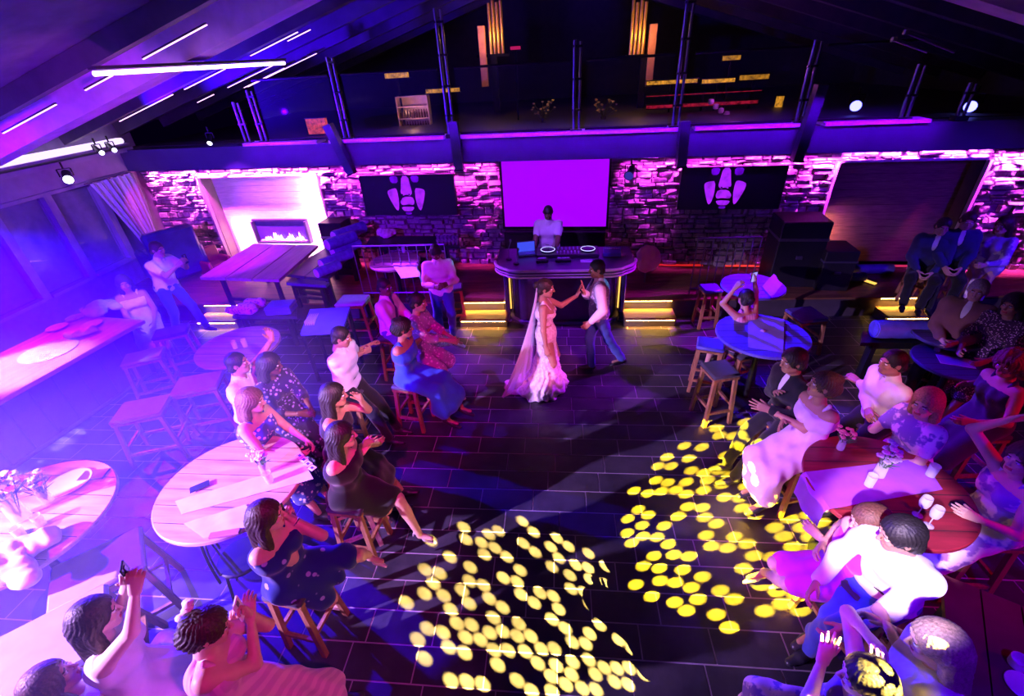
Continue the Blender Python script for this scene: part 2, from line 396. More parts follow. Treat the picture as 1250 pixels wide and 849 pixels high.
# ------------------------------------------------------------------ people
def unit(v): v = np.array(v, float); return v/max(1e-9, np.linalg.norm(v))
def ik(a, t, l1, l2, hint):
    a = np.array(a, float); t = np.array(t, float); d = t-a; L = np.linalg.norm(d); mx = (l1+l2)*0.995
    if L > mx: d = d*mx/L; L = mx; t = a+d
    L = max(L, abs(l1-l2)+0.02); u = unit(d); x = (l1*l1-l2*l2+L*L)/(2*L); hgt = math.sqrt(max(0, l1*l1-x*x))
    h = np.array(hint, float); h = h-u*(h@u)
    if np.linalg.norm(h) < 1e-3: h = np.cross(u, [0.3, 0.2, 1])
    return a+u*x+unit(h)*hgt, t
_HC = {}
def head_mesh(sex):
    if sex in _HC: return _HC[sex]
    f = sex == 'f'; F = Field((-.1,-.12,-.19), (.1,.13,.13), 0.0055)
    F.ell((0,-.012,.032), (.074,.092,.084), 0)
    F.ell((0,.028,-.03), (.056 if f else .06,.062,.085), .03)
    F.ell((0,.055,-.085), (.026 if f else .034,.03,.026), .03)
    F.cone((-.045,0,-.06), (-.015,.06,-.088), .022, .02, .025); F.cone((.045,0,-.06), (.015,.06,-.088), .022, .02, .025)
    F.cone((-.036,.082,.03), (.036,.082,.03), .01, .01, .012)
    for sx in (-1, 1):
        F.ell((sx*.03,.096,.012), (.017,.014,.011), .008, neg=True)
        F.ell((sx*.038,.07,-.02), (.02,.016,.018), .015)
        F.ell((sx*.076,-.006,-.004), (.009,.018,.03), .004); F.ell((sx*.083,.0,-.002), (.006,.009,.016), .003, neg=True)
    F.cone((0,.092,.018), (0,.112,-.022), .007, .0105, .009)
    for sx in (-1, 1): F.ell((sx*.011,.102,-.025), (.008,.009,.007), .005)
    F.cone((-.018,.088,-.055), (.018,.088,-.055), .0065, .0065, .005); F.cone((-.014,.086,-.064), (.014,.086,-.064), .007, .007, .005)
    F.cone((0,-.018,-.07), (0,-.03,-.18), .047 if f else .056, .05 if f else .06, .03)
    V_, Q = F.mesh(); c = V_[Q].mean(1)
    mi = np.zeros(len(Q), int)
    mi[(np.abs(c[:,0]) < .024) & (c[:,1] > .078) & (c[:,2] < -.048) & (c[:,2] > -.072)] = 1
    mi[(np.abs(c[:,0]) > .014) & (np.abs(c[:,0]) < .046) & (c[:,1] > .066) & (c[:,2] > .026) & (c[:,2] < .035)] = 2
    parts = [(V_, Q, mi)]
    for sx in (-1, 1):
        for (r, dy, m) in ((.0125, 0, 3), (.0062, .0078, 2)):
            E_ = Field((-.014,)*3, (.014,)*3, .003); E_.ell((0,0,0), (r, r, r*0.8), 0); v, q = E_.mesh(); parts.append((v+np.array([sx*.03,.079+dy,.011]), q, m))
    _HC[sex] = parts; return parts
_AC = {}
def hand_mesh(pose, left):
    key = (pose, left)
    if key in _AC: return _AC[key]
    bend = {'open': .1, 'clap': .22, 'relax': .45, 'grip': .95, 'fist': 1.3, 'flat': .04}[pose]; sp = {'open': .12, 'flat': .03}.get(pose, .04)
    F = Field((-.07,-.03,-.09), (.09,.2,.03), .0045)
    kn = [(.031,.083,.002), (.011,.09,.004), (-.010,.086,.003), (-.029,.076,0)]
    for (x, y, z) in kn: F.cone((x*.45,-.015,0), (x,y,z), .019, .012, .014)
    for i, (x, y, z) in enumerate(kn):
        L = (.074,.084,.077,.06)[i]; a = np.array((x,y,z)); ang = 0; side = (1.5-i)*sp
        for j, fr in enumerate((.45,.31,.24)):
            ang += bend*(.7, 1.1, .8)[j]*(1+.08*i)
            d = np.array((math.sin(side)*math.cos(ang), math.cos(side)*math.cos(ang), -math.sin(ang))); b = a+d*L*fr
            F.cone(a, b, .0098-.0008*j, .0090-.0008*j, .0035); a = b
    ta = {'open': (.055,.05), 'flat': (.05,.045)}.get(pose, (.042,.045)); tz = -.012 if bend < .3 else -.03
    p0 = (.018,.015,-.006); p1 = (ta[0]*.8, ta[1], tz); p2 = (ta[0]+.006, ta[1]+.036, tz*1.5); 
    F.cone(p0, p1, .016, .0115, .01); F.cone(p1, p2, .0115, .0085, .004)
    V_, Q = F.mesh()
    if not left: V_ = V_*np.array([-1,1,1]); Q = Q[:, ::-1]
    _AC[key] = (V_, Q); return _AC[key]
_RC = {}
def hair_mesh(style):
    if style in _RC: return _RC[style]
    zl = {'long': -.36, 'mid': -.2, 'bob': -.13}.get(style, -.12)
    F = Field((-.15,-.2,min(zl-.04,-.14)), (.15,.13,.17), .006)
    vol = {'short': .010, 'crop': .005, 'full': .02, 'bun': .012, 'updo': .02, 'long': .018, 'mid': .022, 'bob': .022, 'curly': .035, 'tail': .012}[style]
    F.ell((0,-.014,.034), (.077+vol,.094+vol,.087+vol), 0)
    if style in ('short', 'crop', 'full'):
        F.cone((-.05,-.05,-.03), (.05,-.05,-.03), .04+vol*.5, .04+vol*.5, .03)
        F.cut((0,.0,-.075), (0,.45,-1))
        for sx in (-1, 1): F.cone((sx*.076,.0,0), (sx*.076,.01,-.035), .009, .005, .01)
    elif style in ('bun', 'updo', 'tail'):
        F.cone((-.04,-.06,-.04), (.04,-.06,-.04), .045, .045, .03)
        if style == 'bun': F.ell((0,-.12,.02), (.05,.042,.045), .01)
        if style == 'updo': F.ell((0,-.1,-.01), (.07,.055,.065), .02); F.ell((0,-.08,.09), (.055,.05,.035), .02)
        if style == 'tail': F.cone((0,-.11,.03), (0,-.15,-.1), .035, .03, .02)
    else:
        w = .07 if style != 'curly' else .09
        for sx in (-1, 1):
            F.cone((sx*w,-.03,.0), (sx*(w+.005),-.035,zl*.75), .038, .04, .03); F.cone((sx*.03,-.085,0), (sx*.04,-.09,zl), .05, .045, .03)
        F.cut((0,0,zl), (0,0,-1))
    # face and neck opening
    F.ell((0,.1,-.035), (.066,.085,.1), .015, neg=True); F.ell((0,.05,-.13), (.06,.085,.1), .01, neg=True)
    if style in ('short','crop','full','bun','updo','tail'):
        for sx in (-1, 1): F.ell((sx*.085,.005,-.015), (.022,.026,.036), .006, neg=True)
    X, Y, Z = F.ax[0][:,None,None], F.ax[1][None,:,None], F.ax[2][None,None,:]
    ang = np.arctan2(X, Y+.014+0*Z)
    amp = .0017 if style not in ('curly', 'updo') else .003
    if style == 'curly': F.ripple(.012, 120, 3, 6)
    F.F = F.F+(amp*np.sin(ang*26+6*np.sin(Z*22))+amp*.6*np.sin(ang*61+Z*30)).astype(np.float32)
    _RC[style] = F.mesh(); return _RC[style]
_SH = {}
def shoe_mesh(kind):
    if kind in _SH: return _SH[kind]
    F = Field((-.06,-.1,-.01), (.06,.21,.13), .006)
    if kind == 'heel':
        F.cone((0,-.045,.085), (0,.06,.045), .027, .026, .02, sq=((0,0,1),.8)); F.cone((0,.06,.03), (0,.16,.016), .032, .014, .02, sq=((0,0,1),.6))
        F.cone((0,-.06,.08), (0,-.062,.008), .014, .007, .01); F.ell((0,-.0,.13), (.035,.055,.035), .01, neg=True)
    else:
        F.cone((0,-.05,.04), (0,.06,.035), .037, .04, .02); F.cone((0,.06,.033), (0,.155,.024), .04, .03, .02, sq=((0,0,1),.75)); F.cone((0,-.04,.05), (0,-.035,.09), .036, .037, .02)
        F.ell((0,-.03,.125), (.03,.035,.03), .0, neg=True)
    F.cut((0,0,.002), (0,0,-1)); _SH[kind] = F.mesh(); return _SH[kind]
def frame(fwd, up):
    f = unit(fwd); u = np.array(up, float); u = unit(u-f*(u@f)); r = np.cross(f, u); return np.stack([r, f, u], 1)   # columns: right, forward, up
SKIN = {'light': (.62,.36,.27), 'tan': (.42,.22,.14), 'dark': (.13,.06,.04), 'pale': (.75,.5,.42)}
def person(label, head, stance='sit', zf=0.0, face=0.0, sex='f', skin='tan', hair=('long', (.03,.015,.01)), seat=.68, s=1.0,
           lean=8, side=0, look=None, tilt=0, hands=None, feet=None, hpose=('relax','relax'), twist=0, wear=(), shoes=('flat', (.03,.03,.04)), elb=None, palm=None, fdir=None, res=.0125, bare=False, knees=None):
    """head: photo pixel of the head's middle.  local coordinates are (forward, left, up)."""
    th = math.radians(face); f = np.array([math.cos(th), math.sin(th), 0]); l = np.array([-math.sin(th), math.cos(th), 0]); up = np.array([0,0,1.0])
    la = math.radians(lean); sd = math.radians(side)
    T = unit(up*math.cos(la)+f*math.sin(la)+l*math.sin(sd)); Tf = unit(f-T*(f@T)); Tl = np.cross(T, Tf)
    tw = math.radians(twist); Tf, Tl = Tf*math.cos(tw)+Tl*math.sin(tw), Tl*math.cos(tw)-Tf*math.sin(tw)
    ph = zf+(seat+.085 if stance == 'sit' else .93*s); hc = .685*s
    hz = ph+T[2]*hc; H = P(head[0], head[1], hz); pel = H-T*hc; pel[2] = ph
    neck = pel+T*.50*s; chest = pel+T*.33*s; sw = (.155 if sex == 'f' else .18)*s; hw = .09*s
    ld = unit(look) if look is not None else unit(Tf-up*.1)
    ti = math.radians(tilt); hu = unit(T*.6+up*.6+np.cross(ld, up)*math.sin(ti)); HF = frame(ld, hu)
    head_c = neck+T*.13*s+ld*.03*s+np.array([0,0,.03]); 
    sh = [neck-T*.07*s+Tl*sw*k for k in (1, -1)]; hp = [pel+l*hw*k for k in (1, -1)]
    def loc(c, o): return np.array(c)+Tf*o[0]+Tl*o[1]+up*o[2]
    hands = hands or ((.3,.2,-.25), (.3,-.2,-.25)); ha = []
    for h in hands:
        h = tuple(h)
        ha.append(P(h[1], h[2], h[3]) if h[0] == 'px' else (np.array(h[1:]) if h[0] == 'w' else loc(neck, h)))
    el = []; wr = []
    for i, k in enumerate((1, -1)):
        hint = (elb[i] if elb else (-.3, .5*k, -1)); hv = Tf*hint[0]+Tl*hint[1]+up*hint[2]
        e, w = ik(sh[i], ha[i], .285*s, .25*s, hv); el.append(e); wr.append(w)
    if feet is None: feet = ((.45,.1,0), (.42,-.1,0)) if stance == 'sit' else ((.03,.1,0), (0,-.1,0))
    kn = []; an = []
    for i, k in enumerate((1, -1)):
        ft = feet[i]
        tgt = P(ft[1], ft[2], ft[3]) if ft[0] == 'px' else (np.array([pel[0], pel[1], zf])+f*ft[0]+l*ft[1]+up*ft[2])
        tgt = tgt+up*(.09*s)
        kh = knees[i] if knees else (1, .15*k, .25)
        q, a = ik(hp[i], tgt, .44*s, .43*s, f*kh[0]+l*kh[1]+up*kh[2]); kn.append(q); an.append(a)
    fat = 1.0 if sex == 'f' else 1.08
    allp = np.array([pel, head_c]+sh+hp+el+wr+kn+an); lo = allp.min(0)-.25; hi = allp.max(0)+.25; lo[2] = max(lo[2], zf)
    B = Field(lo, hi, res)
    def torso(F, g=0.0, upto=1.0):
        F.cone(pel-l*.07*s, pel+l*.07*s, .115*s+g, .115*s+g, .05)
        F.cone(pel+T*.16*s-Tl*.05*s, pel+T*.16*s+Tl*.05*s, (.095 if sex == 'f' else .108)*s+g, (.095 if sex == 'f' else .108)*s+g, .06)
        F.cone(chest-Tl*.075*s, chest+Tl*.075*s, .11*s*fat+g, .11*s*fat+g, .06)
        F.cone(sh[0]-Tl*.03, sh[1]+Tl*.03, .05*s+g, .05*s+g, .05)
        if sex == 'f':
            for k in (1, -1): F.ell(chest+Tf*.078*s+Tl*.062*k*s-T*.01, (.056+g,)*3, .035)
    torso(B); B.cone(neck-T*.03, head_c-HF[:,2]*.08-HF[:,1]*.02, .055*s if sex == 'm' else .047*s, .05 if sex == 'm' else .042, .03)
    for i in range(2):
        B.cone(sh[i], el[i], .05*s*fat, .038*s*fat, .035); B.cone(el[i], wr[i], .040*s*fat, .024*s, .015)
        B.cone(hp[i], kn[i], .088*s, .056*s, .04); B.cone(kn[i], kn[i]*.6+an[i]*.4, .055*s, .053*s, .02); B.cone(kn[i]*.65+an[i]*.35, an[i], .052*s, .033*s, .02)
        toe = unit((f if not (feet[i][0] == 'px' and stance == 'sit') else f)+0*up); B.cone(an[i]-up*.04, an[i]-up*.065+toe*.12, .03, .022, .02)
    parts = [(*B.mesh(), 0)]
    sc = s**.5
    for v, q, m in head_mesh(sex): parts.append((xf(v*sc, HF, head_c), q, m))
    for i, k in enumerate((1, -1)):
        d = unit(wr[i]-el[i]) if not (fdir and fdir[i] is not None) else unit(Tf*fdir[i][0]+Tl*fdir[i][1]+up*fdir[i][2])
        if palm and palm[i] is not None: pn = Tf*palm[i][0]+Tl*palm[i][1]+up*palm[i][2]
        else: pn = -Tl*k-up*.3
        pn = -unit(pn-d*(pn@d))                    # +z of the hand = back of the hand
        Fh = frame(d, pn)
        v, q = hand_mesh(hpose[i], k == 1); v = v*np.array([1,1,1])*(.95 if sex == 'f' else 1.05)
        parts.append((xf(v, Fh, wr[i]+d*.012), q, 0))
    sk = plain(SKIN[skin], .5, 0, 'skin_'+skin, .06, 14, .03)
    root = raw_obj('person', parts, [sk, plain((.5,.08,.08) if sex == 'f' else tuple(c*.8 for c in SKIN[skin]), .4, 0, 'lips'), plain((.02,.012,.01), .5, 0, 'brow_and_iris'), plain((.8,.8,.8), .2, 0, 'eye_white')])
    tag(root, label, 'person')
    if hair:
        v, q = hair_mesh(hair[0]); raw_obj('hair', [(xf(v*sc, HF, head_c), q, 0)], [plain(hair[1], .55, 0, 'hair', .4, 90, .35)], root)
    J = dict(pel=pel, neck=neck, chest=chest, sh=sh, el=el, wr=wr, hp=hp, kn=kn, an=an, head=head_c, HF=HF, f=f, l=l, up=up, T=T, Tf=Tf, Tl=Tl, s=s, zf=zf, root=root)
    seed = int(abs(head[0]*7+head[1]))
    for w in wear:
        kind, mat = w[0], w[1]; o = w[2] if len(w) > 2 else {}
        g = o.get('g', .014)
        if kind in ('shirt', 'jacket', 'top', 'dress', 'vest'):
            F = Field(lo-.12, hi+.12, o.get('h', res)); torso(F, g)
            sl = o.get('sleeve', {'shirt': 'long', 'jacket': 'long', 'top': 'none', 'dress': 'none', 'vest': 'none'}[kind])
            if kind in ('shirt', 'jacket'): F.cone(neck-T*.06, neck+T*.005, .075*s, .062*s, .03)
            for i in range(2):
                if sl in ('long', 'short', 'elbow'):
                    F.cone(sh[i], el[i] if sl != 'short' else sh[i]*.4+el[i]*.6, .056*s+g, .048*s+g, .035)
                    if sl == 'long': F.cone(el[i], el[i]*.12+wr[i]*.88, .047*s+g, .033*s+g, .02)
                    if sl == 'elbow': F.cone(el[i], el[i]*.7+wr[i]*.3, .047*s+g, .045*s+g, .02)
            if kind == 'dress':
                ln = o.get('len', .25); fl = o.get('flare', .02)
                if stance == 'sit':
                    km = (kn[0]+kn[1])/2
                    sh_ = 1.0 if ln > .06 else .86
                    for i in range(2): F.cone(hp[i], hp[i]*(1-sh_)+kn[i]*sh_, .104*s+g, .074*s+g, .05)
                    F.cone(pel, pel*(1-sh_)+km*sh_, .11*s, .07*s, .05)
                    for i in range(2 if ln > .06 else 0):
                        e = kn[i]+unit(an[i]-kn[i])*ln; F.cone(kn[i], e, .075*s+g, .085*s+fl, .05)
                    if ln > .12: F.cone(km, km+unit((an[0]+an[1])/2-km)*ln, .09, .1+fl, .05)
                else:
                    e = pel*1.0; e[2] = zf+o.get('hem', .35); F.cone(pel, e, .13*s+g, .13+fl, .05, sq=(f, .85))
                F.ripple(.010, 42, seed, 5, (1,1,.25))
                F.F = F.F
                if stance != 'sit': F.cut((0,0,zf+o.get('hem', .35)), (0,0,-1))
                if sl == 'none':
                    F.cut(neck-T*(.075 if not o.get('high') else .02)*s+Tf*.0, T+Tf*.22)
                    if o.get('straps', True):
                        for i, k in enumerate((1, -1)):
                            F.cone(chest+Tf*.1*s+Tl*.07*k*s, sh[i]*.6+neck*.4+T*.05*s, .022, .016, .01); F.cone(chest-Tf*.09*s+Tl*.07*k*s, sh[i]*.6+neck*.4+T*.05*s, .022, .016, .01)
            else:
                F.ripple(o.get('rip', .008), 38, seed, 5)
                lw = o.get('down', .10)
                if stance == 'sit': F.cut(pel-T*(.03), -T)
                else: F.cut(pel-up*lw, -up)
                if kind in ('shirt', 'jacket', 'vest'): F.cut(neck+T*.03*s, T)
                if kind in ('top', 'vest'):
                    for i, k in enumerate((1, -1)): F.ell(sh[i]+Tl*.035*k, (.05,)*3, .01, neg=True)
                if kind == 'top': F.cut(neck-T*.06*s, T+Tf*.5)
            if kind in ('jacket', 'vest') or o.get('vneck'):     # v opening
                F.cone(neck+Tf*.1*s, chest+Tf*.15*s-T*.03, .05, .012, .0, neg=True)
            F2 = F; v, q = F2.mesh(); g_o = raw_obj({'vest': 'waistcoat'}.get(kind, kind), [(v, q, 0)], [mat], root)
            if w[0] in ('shirt',) and sl != 'none':
                C = Field(neck-.14, neck+.14, .006)
                C.cone(neck-T*.035*s, neck+T*.03*s, .085*s, .064*s, 0); C.cone(neck-T*.06*s, neck+T*.08*s, .065*s, .05*s, 0, neg=True)
                C.cut(neck+T*.042*s, T); C.cone(neck+Tf*.09, neck+Tf*.09-T*.08, .03, .02, 0, neg=True)
                v, q = C.mesh(); raw_obj('collar', [(v, q, 0)], [mat], g_o)
        elif kind == 'trousers':
            F = Field(lo-.03, hi+.03, res)
            F.cone(pel-l*.06*s, pel+l*.06*s, .122*s, .122*s, .05)
            for i in range(2):
                F.cone(hp[i], kn[i], .1*s, .072*s, .04); F.cone(kn[i], an[i], .072*s, .056*s, .03)
            F.ripple(.007, 45, seed+3, 4); 
            F.cut(pel+T*.115*s, T); v, q = F.mesh(); t_o = raw_obj('trousers', [(v, q, 0)], [mat], root)
            b = MB(); Rm = frame(T, Tf)
            bp = [pel+T*.1*s+(Tf*math.cos(a)*.8+Tl*math.sin(a)*1.28)*.132*s for a in np.linspace(0, 2*math.pi, 25)]; b.tube(bp, .011, 6); b.build('belt', plain((.03,.02,.02), .4, 0, 'belt_leather'), t_o, True)
        elif kind == 'tie':
            b = MB(); a = neck+Tf*.075*s-T*.0; c = chest+Tf*.135*s; e = pel+T*.14*s+Tf*.125*s
            b.bar(a, c, .035, .012, 0, Tf); b.bar(c, e, .05, .012, 0, Tf); b.bar(a+T*.02, a-T*.02, .045, .025, 0, Tf); b.build('necktie', mat, root)
        elif kind == 'glasses':
            b = MB()
            for k in (-1, 1):
                ct = head_c+HF@np.array([k*.031,.1,.012]); b.tube([ct+HF[:,0]*math.cos(a)*.022+HF[:,2]*math.sin(a)*.017 for a in np.linspace(0, 2*math.pi, 15)], .002, 5)
                b.tube([ct+HF[:,0]*.022*k, head_c+HF@np.array([k*.08,.0,.012])], .002, 5)
            b.tube([head_c+HF@np.array([-.01,.102,.014]), head_c+HF@np.array([.01,.102,.014])], .002, 5); b.build('eyeglasses', mat, root, True)
        elif kind == 'watch':
            i = o.get('i', 0); c = el[i]*.12+wr[i]*.88; d = unit(wr[i]-el[i]); u1 = unit(np.cross(d, (0.1,.2,1))); u2 = np.cross(d, u1)
            b = MB(); b.tube([c+(u1*math.cos(a)+u2*math.sin(a))*.03*s for a in np.linspace(0, 2*math.pi, 17)], .005, 6); b.build(o.get('n', 'wristwatch'), mat, root, True)
    if shoes and not bare:
        for i in range(2):
            v, q = shoe_mesh('heel' if shoes[0] == 'heel' else 'flat'); lift = .085 if shoes[0] == 'heel' else .075
            sd_ = unit(kn[i]-an[i]); pitch = 0
            fo = f; 
            Fh = frame(fo-up*(.0 if abs(an[i][2]-zf-.09*s) < .03 else .35), up)
            raw_obj('shoe', [(xf(v*s**.5, Fh, an[i]-Fh[:,2]*(.09*s)+Fh[:,1]*.02), q, 0)], [plain(shoes[1], .35, 0, 'shoe_leather')], root)
    return J

# ================================================================== THE SETTING
# floor: slate tiles in running rows, one mesh, pale grout plane below
def slate():
    m, nt, b = new_mat('slate_tile'); v = coords(nt)
    n = noise(nt, v, 2.3, 6, .65); n2 = noise(nt, v, 30, 4)
    nt.links.new(ramp(nt, n.outputs[0], [(.3, (.018,.016,.024)), (.5, (.034,.028,.042)), (.75, (.062,.05,.07))]), b.inputs['Base Color'])
    nt.links.new(ramp(nt, n.outputs[0], [(.3, (.38,)*3), (.7, (.62,)*3)]), b.inputs['Roughness']); bump(nt, b, n2.outputs[0], .25, .003); return m
GROUT = plain((.40,.30,.40), .9, 0, 'grout', .1)
off = {0:.32, 3:.455, 4:.30, 5:.02, 7:.53, 8:.29, 9:.10, 10:0.0}
mb = MB()
for k in range(-20, 18):
    y1 = 4.478-.2709*k; y0 = y1-.2709; o = off.get(k, random.random()*.56); o = o-.56*17
    if y0 > wallY(0)+.7: continue
    for i in range(34):
        x0 = o+i*.56; x1 = x0+.56
        if x0 < -9.0 or x1 > 9.0: x0 = max(x0, -9.0); x1 = min(x1, 9.0)
        if x1-x0 < .03: continue
        g = .0055; z = -.0+random.uniform(-.0008, .0008)
        mb.add([(x0+g, y0+g, z), (x1-g, y0+g, z), (x1-g, y1-g, z), (x0+g, y1-g, z)], [(0,1,2,3)])
mb.box((-9.2, -1.4, -.12), (9.2, 9.9, -.0035), 1)
struct(mb, 'floor', [slate(), GROUT])

# platforms with wooden decks
DECK = wood((.10,.045,.02), (.26,.12,.05), .45, 'X', .6, 'deck_wood')
RISER = plain((.05,.04,.05), .6, 0, 'dark_riser')
def platform(name, x0, x1):
    m = MB(); y0 = 7.32
    m.poly([(x0, y0, 0), (x1, y0, 0), (x1, wallY(x1)+.35, 0), (x0, wallY(x0)+.35, 0)], (0,0,PLAT-.03), 1)
    n = int((wallY((x0+x1)/2)-y0)/.14)
    for i in range(n+3):
        a = y0-.03+i*.14; e = min(wallY(x1), wallY(x0))+.3
        if a > e+.2: break
        m.box((x0, a, PLAT-.03), (x1, a+.136, PLAT), 0)
    return struct(m, name, [DECK, RISER])
platform('floor_left', -8.98, -.95); platform('floor_right', 1.12, 8.98)
def step(x0, x1, label):
    t = thing('platform_step', label, 'step', ((x0+x1)/2, 7.14, 0)); w = (x1-x0)/2
    m = MB(); m.box((-w, -.15, .0), (w, .17, .14)); m.build('riser_block', RISER, t)
    m = MB(); m.box((-w, -.19, .14), (w, .17, .18), 0, .006); m.build('tread', DECK, t)
    m = MB(); m.box((-w+.03, -.175, .125), (w-.03, -.155, .139)); m.box((-w+.03, .150, .325), (w-.03, .169, .339)); m.build('light_strip', glowing((1.0,.55,.12), 30), t)
    strip('step_light', (x0+.03, 6.96, .118), (x1-.03, 6.96, .118), (0,-.1,-1), WARM, 2.4, .02).data.spread = math.radians(70)
    strip('step_light', (x0+.03, 7.29, .318), (x1-.03, 7.29, .318), (0,-.15,-1), (1.0,.5,.08), 5.0, .02).data.spread = math.radians(90)
step(-1.72, -.88, 'amber lit wooden step left of the DJ counter')
step(1.14, 2.0, 'amber lit wooden step right of the DJ counter')
step(-6.75, -5.95, 'amber lit wooden step at the foot of the left platform')
step(5.3, 5.95, 'amber lit wooden step under the right platform')

# stone wall
m_, nt_, b_ = new_mat('ledge_stone'); v_ = coords(nt_); n_ = noise(nt_, v_, 7, 6, .6); n2_ = noise(nt_, v_, 1.6, 2)
mx = nt_.nodes.new('ShaderNodeMix'); mx.data_type = 'RGBA'; mx.blend_type = 'MULTIPLY'; mx.inputs[0].default_value = 1
nt_.links.new(ramp(nt_, n_.outputs[0], [(.25, (.20,.16,.15)), (.5, (.42,.36,.34)), (.75, (.62,.56,.52))]), mx.inputs[6])
nt_.links.new(ramp(nt_, n2_.outputs[0], [(.35, (.6,.55,.6)), (.65, (1,1,1))]), mx.inputs[7]); nt_.links.new(mx.outputs[2], b_.inputs['Base Color'])
b_.inputs['Roughness'].default_value = .85; bump(nt_, b_, n_.outputs[0], .8, .03); STONE = m_
wall_x = Vector((math.cos(WA), math.sin(WA), 0)); wall_n = Vector((math.sin(WA), -math.cos(WA), 0))  # along, towards the room
def WPT(x, out=0.0, z=0.0):                # point on the wall: x across, out into the room
    return np.array([x, wallY(x), z])+np.array(wall_n)*out
NICHES = [(-7.66, -4.86, PLAT, 2.24), (4.72, 6.95, PLAT, 2.25)]
NICHE_D = .30
mb = MB()
def wall_solid(x0, x1, z0, z1, out=0.0, deep=.5, mi=1):
    a, b = WPT(x0, out), WPT(x1, out); c, d = WPT(x1, -deep), WPT(x0, -deep)
    mb.poly([(a[0],a[1],z0), (b[0],b[1],z0), (c[0],c[1],z0), (d[0],d[1],z0)], (0,0,z1-z0), mi)
for (a, b) in ((-9.0, -7.66), (-4.86, 4.72), (6.95, 9.0)): wall_solid(a, b, 0, 2.25)
wall_solid(-9.0, 9.0, 2.25, 2.86)
for (x0, x1, z0, z1) in NICHES:
    wall_solid(x0, x1, 0, PLAT)
    mb.poly([WPT(x0, -NICHE_D), WPT(x1, -NICHE_D), WPT(x1, -.5), WPT(x0, -.5)], (0,0,2.25), 1)
z = 0.02; rs = random.Random(3)
while z < 2.46:
    hgt = rs.choice((.055,.07,.085,.1,.13)); x = -8.98
    while x < 8.96:
        w = rs.uniform(.10,.36)*(1 if hgt < .1 else .8); x1 = min(x+w, 8.98); z1 = min(z+hgt, 2.46); spans = [(x, x1)]
        for (a, b, nz0, nz1) in NICHES:
            if z1 > nz0 and z < nz1:
                ns = []
                for (p, q) in spans:
                    if q <= a or p >= b: ns.append((p, q))
                    else:
                        if p < a: ns.append((p, a-.01))
                        if q > b: ns.append((b+.01, q))
                spans = ns
        for (p, q) in spans:
            if q-p < .03: continue
            d = rs.uniform(.01,.115); g = .004; j = lambda s=.016: rs.uniform(-s, s)
            bx = [WPT(p+g, 0, z+g), WPT(q-g, 0, z+g), WPT(q-g, 0, z1-g), WPT(p+g, 0, z1-g)]
            i_ = .008
            fr = [WPT(p+g+i_+abs(j()), d+j(), z+g+i_*.7+abs(j(.007))), WPT(q-g-i_-abs(j()), d+j(), z+g+i_*.7+abs(j(.007))), WPT(q-g-i_-abs(j()), d+j(), z1-g-i_*.7-abs(j(.007))), WPT(p+g+i_+abs(j()), d+j(), z1-g-i_*.7-abs(j(.007)))]
            mb.add(bx+fr, [(4,5,6,7), (0,1,5,4), (1,2,6,5), (2,3,7,6), (3,0,4,7)], 0)
        x = x1
    z += hgt
struct(mb, 'wall_back', [STONE, plain((.05,.04,.045), .9, 0, 'mortar')])
# fascia beam and gallery edge
FASC = plain((.07,.06,.12), .5, 0, 'fascia_board', .1, 3)
m = MB()
a, b = WPT(-9.0, .42), WPT(9.0, .42); c, d = WPT(9.0, .30), WPT(-9.0, .30)
m.poly([(a[0],a[1],2.45), (b[0],b[1],2.45), (c[0],c[1],2.45), (d[0],d[1],2.45)], (0,0,.40), 0)
a, b, c, d = WPT(-9.0, .30), WPT(9.0, .30), WPT(9.0, 0), WPT(-9.0, 0)
m.poly([(a[0],a[1],2.62), (b[0],b[1],2.62), (c[0],c[1],2.62), (d[0],d[1],2.62)], (0,0,.23), 0)
struct(m, 'trim_1', FASC)
m = MB(); LIPM = plain((.75,.62,.75), .5, 0, 'pale_coping', .1, 8)
for (x0, x1) in ((-6.0, -4.45), (-4.2, -1.98), (-1.82, 2.08), (2.28, 3.98), (4.2, 5.65)):
    a, b, c, d = WPT(x0, .46), WPT(x1, .46), WPT(x1, .1), WPT(x0, .1)
    m.poly([(a[0],a[1],2.852), (b[0],b[1],2.852), (c[0],c[1],2.852), (d[0],d[1],2.852)], (0,0,.05), 0)
struct(m, 'trim_2', LIPM)
m = MB(); m.poly([(-9, wallY(-9), 2.62), (9, wallY(9), 2.62), (9, 17, 2.62), (-9, 17, 2.62)], (0,0,.23)); struct(m, 'floor_gallery', plain((.04,.03,.04), .5, 0, 'gallery_floor'))

# left wall: sill, posts, beam
LW = -9.0
PAINTW = plain((.30,.27,.36), .5, 0, 'painted_timber', .12, 5)
m = MB(); m.box((LW-.2, -1.4, 0), (LW, 9.9, .85)); m.box((LW-.2, -1.4, 2.46), (LW, 9.9, 3.4)); m.box((LW-.2, 9.35, .85), (LW, 9.9, 2.46)); struct(m, 'wall_left', plain((.22,.18,.30), .7, 0, 'rendered_wall'))
posts = [1.2, 2.55, 3.9, 5.25, 6.55, 7.5, 8.5, 9.35]
for i in range(len(posts)-1):
    t = thing('window_%d' % (i+1), None, None, (LW, (posts[i]+posts[i+1])/2, .85)); tag(t, kind='structure'); w = (posts[i+1]-posts[i])/2
    m = MB(); m.box((-.10, -w, 0), (.06, -w+.09, 1.61)); m.box((-.10, w-.05, 0), (.06, w, 1.61)); m.box((-.10, -w+.09, 0), (.10, w-.05, .05)); m.box((-.10, -w+.09, 1.55), (.06, w-.05, 1.61)); m.build('window_frame', PAINTW, t)
    m = MB(); m.box((-.05, -w+.09, .05), (-.042, w-.05, 1.55)); m.build('pane', glass('window_glass', (.5,.5,.8), .03, .18), t)
